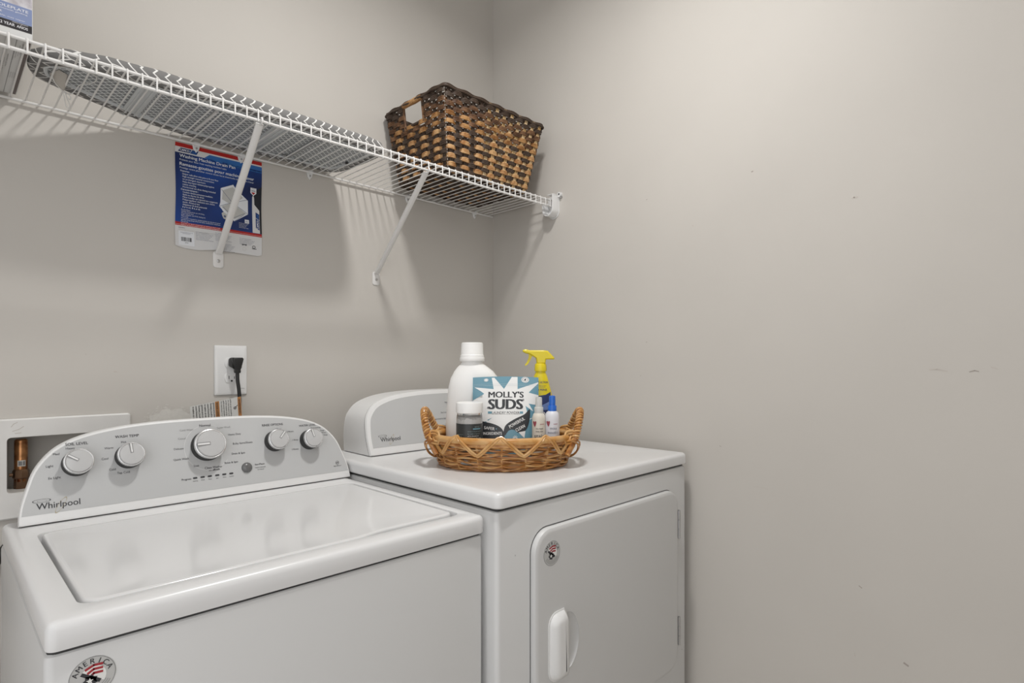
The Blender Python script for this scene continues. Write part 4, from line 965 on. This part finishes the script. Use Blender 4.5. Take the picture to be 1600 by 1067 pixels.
for sg in (-1, 1):
    m = MB(); pts = []
    base_pts = [(0.150, -0.078, 0.030), (0.166, -0.066, 0.058), (0.176, -0.057, 0.085), (0.184, -0.036, 0.115), (0.188, -0.002, 0.1275), (0.184, 0.034, 0.115), (0.172, 0.056, 0.085), (0.158, 0.066, 0.058), (0.146, 0.076, 0.030)]
    if sg < 0: base_pts = [(p[0]+0.002, p[1]*0.9, p[2]+0.001) for p in base_pts]
    pts = spline([loc(sg*p[0], p[1], p[2]) for p in base_pts], 8)
    m.tube(pts, 0.0066, RA, 10)
    n = len(pts)
    # spiral wrap
    dense = spline(pts, 6); nd = len(dense)
    for ph in (0, PI):
        hp = []
        for i, p in enumerate(dense):
            if i < nd*0.17 or i > nd*0.83: continue
            tg = (dense[min(i+1, nd-1)]-dense[max(i-1, 0)]).normalized(); n1 = tg.cross(Vector((RT.x, RT.y, 0))).normalized(); n2 = tg.cross(n1)
            aa = i*0.34+ph; hp.append(p+n1*math.cos(aa)*0.0070+n2*math.sin(aa)*0.0070)
        m.tube(hp, 0.0028, RC if ph else RA, 6)
    # loops tying the handle to the rim
    for q in (-0.062, 0.060):
        for dz in (0, 0.006):
            m.tube(spline([loc(sg*0.150, q*1.15, 0.056+dz), loc(sg*0.168, q*1.05, 0.062+dz), loc(sg*0.168, q*0.92, 0.078+dz), loc(sg*0.150, q*1.0, 0.076+dz), loc(sg*0.146, q*1.2, 0.064+dz)], 5, True), 0.0028, RC, 6, closed=True)
    m.tube(spline([loc(sg*0.160, -0.078, 0.066), loc(sg*0.180, -0.060, 0.060), loc(sg*0.182, -0.030, 0.040), loc(sg*0.172, -0.01, 0.022), loc(sg*0.160, 0.0, 0.018)], 6), 0.0024, RA, 6)
    m.tube(spline([loc(sg*0.158, -0.085, 0.066), loc(sg*0.176, -0.070, 0.055), loc(sg*0.176, -0.045, 0.035), loc(sg*0.166, -0.02, 0.020), loc(sg*0.155, -0.005, 0.016)], 6), 0.0024, RA, 6)
    m.build('handle', t)
FZ = 0.0095   # tray floor
WP = mat('bottle_white_plastic', (0.84, 0.835, 0.82), 0.35)
# ---- white detergent bottle
b0 = loc(-0.075, 0.050, FZ)
t = thing('detergent_bottle', b0, 'large plain white detergent bottle with white cap at the back of the tray', 'bottle')
RM = Matrix((RT, FW, Vector((0, 0, 1)))).transposed()
def ov(c, rx, ry, z, n=36, e=2.0, dx=0.0):
    o = []
    for k in range(n):
        a_ = 2*PI*k/n; x = math.copysign(abs(math.cos(a_))**(2/e), math.cos(a_))*rx+dx; y = math.copysign(abs(math.sin(a_))**(2/e), math.sin(a_))*ry
        o.append(c+RT*x+FW*y+Vector((0, 0, z)))
    return o
m = MB()
P_ = [(0.062, 0.034, 0.0, 0), (0.0685, 0.040, 0.004, 0), (0.0700, 0.042, 0.02, 0), (0.0690, 0.042, 0.09, 0), (0.0675, 0.041, 0.14, 0.002), (0.0655, 0.040, 0.175, 0.003), (0.060, 0.037, 0.197, 0.003), (0.049, 0.033, 0.214, 0.001), (0.0375, 0.029, 0.225, -0.002), (0.029, 0.026, 0.232, -0.003), (0.0265, 0.0255, 0.236, -0.003), (0.0265, 0.0255, 0.242, -0.003)]
m.loft([ov(b0, rx, ry, z, 40, 2.4 if z < 0.2 else 2.0, dx) for rx, ry, z, dx in P_], WP); m.build('bottle_body', t, sharp=60)
m = MB(); cc = b0+RT*-0.003
def rc(c, r, z, n=60, rib=0.0): return [c+RT*((r+(rib if k % 2 else 0))*math.cos(2*PI*k/n))+FW*((r+(rib if k % 2 else 0))*math.sin(2*PI*k/n))+Vector((0, 0, z)) for k in range(n)]
m.loft([rc(cc, 0.0310, 0.2385), rc(cc, 0.0315, 0.2400), rc(cc, 0.0315, 0.2475), rc(cc, 0.0300, 0.2500), rc(cc, 0.0300, 0.2535), rc(cc, 0.0285, 0.2550), rc(cc, 0.0278, 0.2555, rib=0.0008), rc(cc, 0.0268, 0.2830, rib=0.0006), rc(cc, 0.0262, 0.2852), rc(cc, 0.0250, 0.2860), rc(cc, 0.0230, 0.2850)], WP); m.build('cap', t, label='ribbed white screw cap')
# ---- laundry powder pouch
TEAL = mat('pouch_teal', (0.14, 0.30, 0.38), 0.32); PWH = mat('pouch_white', (0.80, 0.80, 0.79), 0.32); PK = mat('pouch_black', (0.03, 0.032, 0.036), 0.35)
p0 = loc(0.0075, -0.022, FZ)
HW_, HT_ = 0.0800, 0.200
def pw(v):    # half width by height
    f = v/HT_; return HW_*(0.90+0.10*min(1, f/0.5)) if f < 0.5 else HW_*(1.0)
def ph(u, v, side=-1):
    f = max(0, min(1, v/HT_)); e = max(0.0, 1-(abs(u)/0.080)**2.4)
    th_ = 0.024*(1-f**1.8)*e**0.8+0.0012
    th_ += 0.0012*e*math.sin(u*70+f*3)*(1-f)
    lean = 0.020*f
    return th_, lean
def pouch(u, v, h, side=-1):
    th_, lean = ph(u, v); k = pw(v)/HW_
    topw = 0.003*math.cos(u*20) if v > HT_*0.95 else 0.0
    return p0+RT*(u*k)+FW*(side*(th_+h*0.00018)+lean)+Vector((0, 0, v-0.0025*(u/0.08)**2*(v/HT_)+0.0015))
t = MB()
NU, NV = 24, 28; vs = []; fs = []
for side in (-1, 1):
    o_ = len(vs)
    for i in range(NV+1):
        for j in range(NU+1): vs.append(pouch(-0.080+0.160*j/NU, HT_*i/NV, 0, side))
    for i in range(NV):
        for j in range(NU):
            q = o_+i*(NU+1)+j; fs.append([q, q+1, q+NU+2, q+NU+1])
def ix(s, i, j): return s*(NU+1)*(NV+1)+i*(NU+1)+j
for i in range(NV):
    for j in (0, NU): fs.append([ix(0, i, j), ix(0, i+1, j), ix(1, i+1, j), ix(1, i, j)])
for j in range(NU):
    for i in (0, NV): fs.append([ix(0, i, j), ix(0, i, j+1), ix(1, i, j+1), ix(1, i, j)])
t.add(vs, fs, TEAL)
a = Art(t, lambda u, v, h: pouch(u, v+0.014*max(0.0, min(1.0, (HT_-v)/0.05)), h), 0.008, ((-0.080, 0.080), (0, HT_)))
# white burst (u from -0.08..0.08, v 0..0.2)
star = [(-0.0755, 0.140), (-0.041, 0.159), (-0.0435, 0.1585), (-0.0315, 0.151)]
burst = [(-0.076, 0.166), (-0.0290, 0.158), (-0.0340, 0.196), (-0.0275, 0.1965), (-0.004, 0.1585), (0.0150, 0.1985), (0.0290, 0.1985), (0.0290, 0.158), (0.0795, 0.1835), (0.0795, 0.180), (0.0560, 0.148), (0.0795, 0.1425), (0.0795, 0.130), (0.0530, 0.126), (0.0670, 0.103), (0.0480, 0.116), (0.0560, 0.085), (0.0700, 0.0900), (0.0350, 0.070),
         (0.0560, 0.040), (0.0280, 0.066), (0.0050, 0.060), (0.0020, 0.052), (-0.0130, 0.042), (-0.0230, 0.060), (-0.0440, 0.083), (-0.0320, 0.088), (-0.0460, 0.078), (-0.0630, 0.096), (-0.0480, 0.108), (-0.0640, 0.130), (-0.0790, 0.1300), (-0.0520, 0.145)]
a.poly(burst, PWH, 1); a.poly([(-0.079, 0.130), (-0.052, 0.145), (-0.046, 0.08), (-0.079, 0.072)], PWH, 1)
a.poly([(0.046, 0.126), (0.0795, 0.130), (0.079, 0.118), (0.053, 0.122)], PWH, 1)
def wv(x, y): return x, y+0.0035*math.sin(x*60+1.0)
def fl(x, y): return x*(1+0.05*math.sin(y*300)), y
# "MOLLY'S SUDS"
for q in (-0.0008, -0.0004, 0.0, 0.0004, 0.0008):
    a.text("MOLLY'S", 0.001+q, 0.1360, 0.0200, PK, 3+q*100, bold=0.0, width=0.084)
for q in (-0.0018, -0.0009, 0.0, 0.0009, 0.0018):
    a.text('SUDS', 0.000+q, 0.1085, 0.0340, PK, 3+q*100, bold=0.0, width=0.081)
for x, y in ((-0.0425, 0.1115), (0.0425, 0.1305)): a.ring(x, y, 0.0010, 0.0022, PK, 4, 14)
a.rect(-0.0425, 0.0420, 0.0975, 0.1030, TEAL, 3); a.rect(-0.033, 0.034, 0.0965, 0.104, PWH, 4); a.text('LAUNDRY POWDER', 0.0005, 0.0970, 0.0088, PK, 5, bold=0.015, width=0.066)
leaf = spline([(-0.005, 0.050, 0), (0.000, 0.070, 0), (0.020, 0.084, 0), (0.045, 0.096, 0), (0.058, 0.108, 0), (0.058, 0.085, 0), (0.052, 0.062, 0), (0.036, 0.050, 0), (0.020, 0.054, 0), (0.003, 0.048, 0)], 5, True)
a.poly([(p.x, p.y) for p in leaf], PK, 3); a.text('POWERFUL', 0.029, 0.0735, 0.0110, PWH, 4, bold=0.03, width=0.041, rot=0.52); a.text('CLEAN', 0.0375, 0.0605, 0.0110, PWH, 4, bold=0.03, width=0.024, rot=0.48); a.poly(circ(0.0215, 0.0585, 0.0016, 5), TEAL, 4)
leaf = spline([(-0.060, 0.075, 0), (-0.045, 0.077, 0), (-0.020, 0.070, 0), (-0.006, 0.058, 0), (-0.003, 0.040, 0), (-0.02, 0.030, 0), (-0.06, 0.030, 0)], 5, True)
a.poly([(p.x, p.y) for p in leaf], PK, 3); a.text('SAFER', -0.040, 0.0600, 0.0100, PWH, 4, bold=0.03, width=0.026, rot=-0.12); a.poly(circ(-0.0225, 0.0620, 0.0016, 5), TEAL, 4); a.text('INGREDIENTS', -0.032, 0.0480, 0.0095, PWH, 4, bold=0.03, width=0.046, rot=0.02)
a.poly([(p.x, p.y) for p in spline([(0.003, 0.040, 0), (0.006, 0.056, 0), (0.018, 0.060, 0), (0.034, 0.052, 0), (0.050, 0.057, 0), (0.060, 0.075, 0), (0.062, 0.040, 0)], 4, True)], TEAL, 5)
a.poly([(0.032, 0.054), (0.049, 0.057), (0.047, 0.040)], PWH, 6)
for k in range(10):
    q = 2*PI*k/10; a.line([(0.024+0.002*math.cos(q), 0.040+0.002*math.sin(q)), (0.024+0.0065*math.cos(q), 0.040+0.0065*math.sin(q))], 0.0012, PWH, 6)
a.poly(circ(0.0475, 0.1900, 0.0095, 24), PWH, 3); a.ring(0.0475, 0.1900, 0.0060, 0.0066, PK, 4); a.poly([(0.0440, 0.188), (0.0475, 0.194), (0.0500, 0.192), (0.0490, 0.187)], PK, 4)
a.arc_text('HYPOALLERGENIC', 0.0475, 0.1900, 0.0072, 0.0020, PK, PI/2, 0.3, 4)
for k in range(6):
    q = PI*k/6; a.line([(-0.0475+0.0055*math.cos(q), 0.1890+0.0055*math.sin(q)), (-0.0475-0.0055*math.cos(q), 0.1890-0.0055*math.sin(q))], 0.0014, PWH, 4)
a.rect(-0.078, 0.078, 0.1700, 0.1706, mat('seal_line', (0.5, 0.6, 0.65), 0.3), 5); a.rect(-0.078, 0.078, 0.1750, 0.1755, mat('seal_line', (0.5, 0.6, 0.65), 0.3), 5)
o = tag(t.build('powder_pouch', base=p0, sharp=60), 'teal and white stand-up pouch of laundry powder in the middle of the tray', 'pouch')
# ---- jar
j0 = loc(-0.0755, -0.076, FZ)
t = thing('jar', j0, 'clear jar of white powder with white lid and black label in the tray', 'jar')
GL = mat('jar_clear', (0.95, 0.95, 0.95), 0.05, trans=0.95); PWD = mat('white_powder', (0.72, 0.70, 0.68), 0.9, bump=0.6, bscale=300)
m = MB(); JR = 0.0300
m.loft([rc(j0, 0.026, 0), rc(j0, JR, 0.004), rc(j0, JR, 0.112), rc(j0, 0.0285, 0.116), rc(j0, 0.0285, 0.120)], GL); m.build('jar_glass', t)
m = MB(); m.loft([rc(j0, 0.025, 0.002), rc(j0, JR-0.0012, 0.006), [p+Vector((0, 0, 0.003*math.sin(i*0.6)+0.0015*math.sin(i*1.9))) for i, p in enumerate(rc(j0, JR-0.0012, 0.106))], rc(j0, 0.02, 0.110), rc(j0, 0.005, 0.107)], PWD); m.build('powder', t)
m = MB(); m.loft([rc(j0, 0.0300, 0.1195), rc(j0, 0.0310, 0.1205), rc(j0, 0.0310, 0.1400, rib=0.0002), rc(j0, 0.0302, 0.1430), rc(j0, 0.0270, 0.1440), rc(j0, 0.0240, 0.1435)], WP); m.build('lid', t, label='white screw lid')
m = MB(); JB = mat('jar_label_black', (0.02, 0.022, 0.022), 0.4); m.loft([rc(j0, JR+0.0003, 0.020), rc(j0, JR+0.0006, 0.0203), rc(j0, JR+0.0006, 0.0955), rc(j0, JR+0.0003, 0.096)], JB, False, False)
def jm(u, v, h): a_ = u/JR-PI/2; r_ = JR+0.0006+0.0002*h; return j0+RT*(r_*math.cos(a_))+FW*(r_*math.sin(a_))+Vector((0, 0, v))
a = Art(m, jm, 0.004, ((-0.05, 0.05), (0, 0.12))); JG = mat('jar_text', (0.25, 0.33, 0.34), 0.5)
for k in range(6): a.text(['use one scoop per load for', 'best results on tough odor', 'safe for all washers and', 'fabrics including color'][k % 4], -0.002, 0.078-k*0.0052, 0.0038, PWH if k > 1 else JG, 2, 'l', width=0.034-0.004*(k % 3))
for k in range(6): a.text(['oxygen boost', 'mineral salt', 'no dyes or'][k % 3], -0.030, 0.071-k*0.0045, 0.0030, JG, 2, 'l', width=0.018-0.003*(k % 3))
a.text('NET WT', 0.020, 0.088, 0.0036, JG, 2, width=0.012); a.rect(0.010, 0.030, 0.0835, 0.0862, TEAL, 2)
m.build('label', t, label='black printed wrap label')
# ---- small spray bottles
def mini(base_, R_, top_z, body_m, cap_m, lines, nm, lab, heart, capr, text_m, clear_cap=False):
    t = thing('stain_remover_bottle', base_, lab, 'bottle')
    m = MB(); hb = top_z-0.037
    m.loft([rc(base_, R_*0.88, 0, 40), rc(base_, R_, 0.003, 40), rc(base_, R_, hb-0.020, 40), rc(base_, R_*0.96, hb-0.010, 40), rc(base_, R_*0.80, hb-0.003, 40), rc(base_, R_*0.60, hb, 40), rc(base_, R_*0.55, hb+0.002, 40)], body_m)
    a = Art(m, lambda u, v, h: base_+RT*((R_+0.0002*h)*math.cos(u/R_-PI/2))+FW*((R_+0.0002*h)*math.sin(u/R_-PI/2))+Vector((0, 0, v)), 0.004, ((-0.04, 0.04), (0, 0.15)))
    ht = [(p.x*0.9, p.y+0.0195) for p in spline([(-0.0125, 0.066, 0), (-0.0085, 0.074, 0), (-0.0090, 0.0790, 0), (-0.0120, 0.0785, 0), (-0.0130, 0.0770, 0), (-0.0150, 0.0790, 0), (-0.0185, 0.0780, 0), (-0.0175, 0.0730, 0)], 3, True)]
    a.poly([(p[0]+heart, p[1]) for p in ht], mat('heart_red', (0.30, 0.06, 0.08), 0.5), 2)
    a.line([(0.002, 0.0915), (0.012, 0.092)], 0.0012, mat('heart_red', (0.30, 0.06, 0.08), 0.5), 2)
    for tx, u, v, sz, wd in lines: a.text(tx, u, v, sz, text_m, 2, bold=0.01, width=wd)
    m.build('bottle_body', t)
    m = MB(); m.loft([rc(base_, capr*1.30, hb-0.001, 40), rc(base_, capr*1.32, hb+0.001, 40), rc(base_, capr*1.32, hb+0.012, 40), rc(base_, capr*1.22, hb+0.0135, 40), rc(base_, capr*1.0, hb+0.0137, 40), rc(base_, capr*0.97, hb+0.033, 40), rc(base_, capr*0.90, hb+0.0362, 40), rc(base_, capr*0.5, hb+0.0370, 40)], cap_m); m.build('cap', t)
    return t
BEI = mat('bottle_beige', (0.66, 0.62, 0.54), 0.4); PAL = mat('bottle_pale', (0.66, 0.66, 0.70), 0.4); BLU = mat('cap_blue', (0.015, 0.13, 0.55), 0.3); CLR = mat('cap_clear', (0.80, 0.80, 0.77), 0.25, trans=0.35)
mini(loc(0.086, -0.052, FZ), 0.0160, 0.1545, BEI, CLR, [('miss mouth', 0.001, 0.0800, 0.0050, 0.017), ("messy eater", 0.001, 0.0735, 0.0050, 0.018), ('stain', 0.001, 0.0600, 0.0125, 0.025)], 'a', 'small beige spray bottle with clear cap, printed stain, left of the blue-capped bottle', 0.001, 0.0080, PK)
mini(loc(0.1180, -0.046, FZ), 0.0175, 0.1575, PAL, BLU, [('miss', 0.002, 0.0790, 0.0085, 0.016), ("mouth's", 0.001, 0.0690, 0.0090, 0.026), ('messy eater', 0.001, 0.0580, 0.006, 0.022)], 'b', 'small white spray bottle with bright blue cap at the right end of the tray', 0.001, 0.0078, mat('text_blue_grey', (0.10, 0.12, 0.18), 0.5))
# ---- yellow trigger spray bottle
s0 = loc(0.0945, 0.036, FZ-0.0075)
YL = mat('spray_yellow', (0.72, 0.58, 0.015), 0.32); NAVY = mat('spray_navy', (0.02, 0.035, 0.13), 0.35); LBL = mat('spray_blue', (0.16, 0.24, 0.50), 0.4)
t = thing('spray_bottle', s0, 'yellow trigger spray bottle with yellow and navy label standing behind the pouch', 'spray bottle')
m = MB()
SP = [(0.030, 0.019, 0.0), (0.034, 0.022, 0.004), (0.0345, 0.022, 0.10), (0.032, 0.021, 0.14), (0.0270, 0.019, 0.170), (0.0205, 0.016, 0.195), (0.0165, 0.0145, 0.210), (0.0135, 0.0125, 0.2165), (0.0125, 0.012, 0.220), (0.0125, 0.012, 0.226)]
m.loft([ov(s0, rx, ry, z, 40, 2.3) for rx, ry, z in SP], YL)
def sw(z):
    for i in range(len(SP)-1):
        if SP[i][2] <= z <= SP[i+1][2]:
            f = (z-SP[i][2])/(SP[i+1][2]-SP[i][2]); return SP[i][0]+(SP[i+1][0]-SP[i][0])*f, SP[i][1]+(SP[i+1][1]-SP[i][1])*f
    return SP[-1][:2]
def sm_(u, v, h):
    rx, ry = sw(v); k = max(-0.999, min(0.999, u/rx)); e = 2.3; y = ry*(1-abs(k)**e)**(1/e)
    return s0+RT*(u*1.004)-FW*(y+0.0003+0.0002*h)+Vector((0, 0, v))
a = Art(m, sm_, 0.004, ((-0.04, 0.04), (0, 0.22)))
a.text('SPOT ACTION', 0.001, 0.192, 0.0066, NAVY, 2, bold=0.03, width=0.033); a.text('works on stains', 0.004, 0.1850, 0.003, NAVY, 2, width=0.018); a.text('in as little as', 0.004, 0.1815, 0.003, NAVY, 2, width=0.012); a.text('10 MINS', 0.002, 0.1735, 0.0068, NAVY, 2, bold=0.03, width=0.026)
a.poly([(-0.028, 0.150), (-0.010, 0.160), (0.012, 0.1635), (0.0265, 0.1715), (0.0330, 0.140), (0.0330, 0.110), (-0.0330, 0.110)], NAVY, 1)
a.poly([(-0.030, 0.110), (-0.01, 0.132), (0.012, 0.142), (0.031, 0.152), (0.033, 0.118), (0.01, 0.108)], LBL, 2)
a.text('OXI', 0.006, 0.108, 0.019, PWH, 4, bold=0.03, width=0.030); a.rect(-0.012, 0.024, 0.105, 0.126, NAVY, 3)
m.build('bottle_body', t, sharp=60)
m = MB(); m.loft([rc(s0, 0.0150, 0.2215, 48), rc(s0, 0.0150, 0.2235, 48, rib=0.0004), rc(s0, 0.0140, 0.238, 48, rib=0.0005), rc(s0, 0.0125, 0.241, 48)], YL)
# head: silhouette in the plane of RT / z
side = [(-0.046, 0.2730), (-0.044, 0.2690), (-0.036, 0.2655), (-0.028, 0.2640), (-0.012, 0.2540), (-0.010, 0.2400), (0.012, 0.2400), (0.0135, 0.2505), (0.034, 0.2510), (0.0345, 0.2550), (0.028, 0.2620), (0.018, 0.2725), (0.006, 0.2740), (-0.030, 0.2740), (-0.0335, 0.2760), (-0.040, 0.2765)]
def hd(pts, d): return [s0+RT*p[0]+FW*d+Vector((0, 0, p[1])) for p in pts]
m.loft([hd(offs(side, -0.003), -0.0105), hd(offs(side, -0.001), -0.0090), hd(side, -0.006), hd(side, 0.006), hd(offs(side, -0.001), 0.0090), hd(offs(side, -0.003), 0.0105)], YL)
m.build('spray_head', t, label='yellow spray head')
m = MB(); tr = [(-0.030, 0.2660), (-0.030, 0.2560), (-0.034, 0.2450), (-0.040, 0.2365), (-0.0375, 0.2350), (-0.032, 0.2385), (-0.0265, 0.2470), (-0.0215, 0.2580), (-0.018, 0.2620)]
m.loft([hd(tr, -0.004), hd(tr, 0.004)], YL); m.build('trigger', t)
for o in bpy.data.objects:
    if 'w' in o.keys(): del o['w']
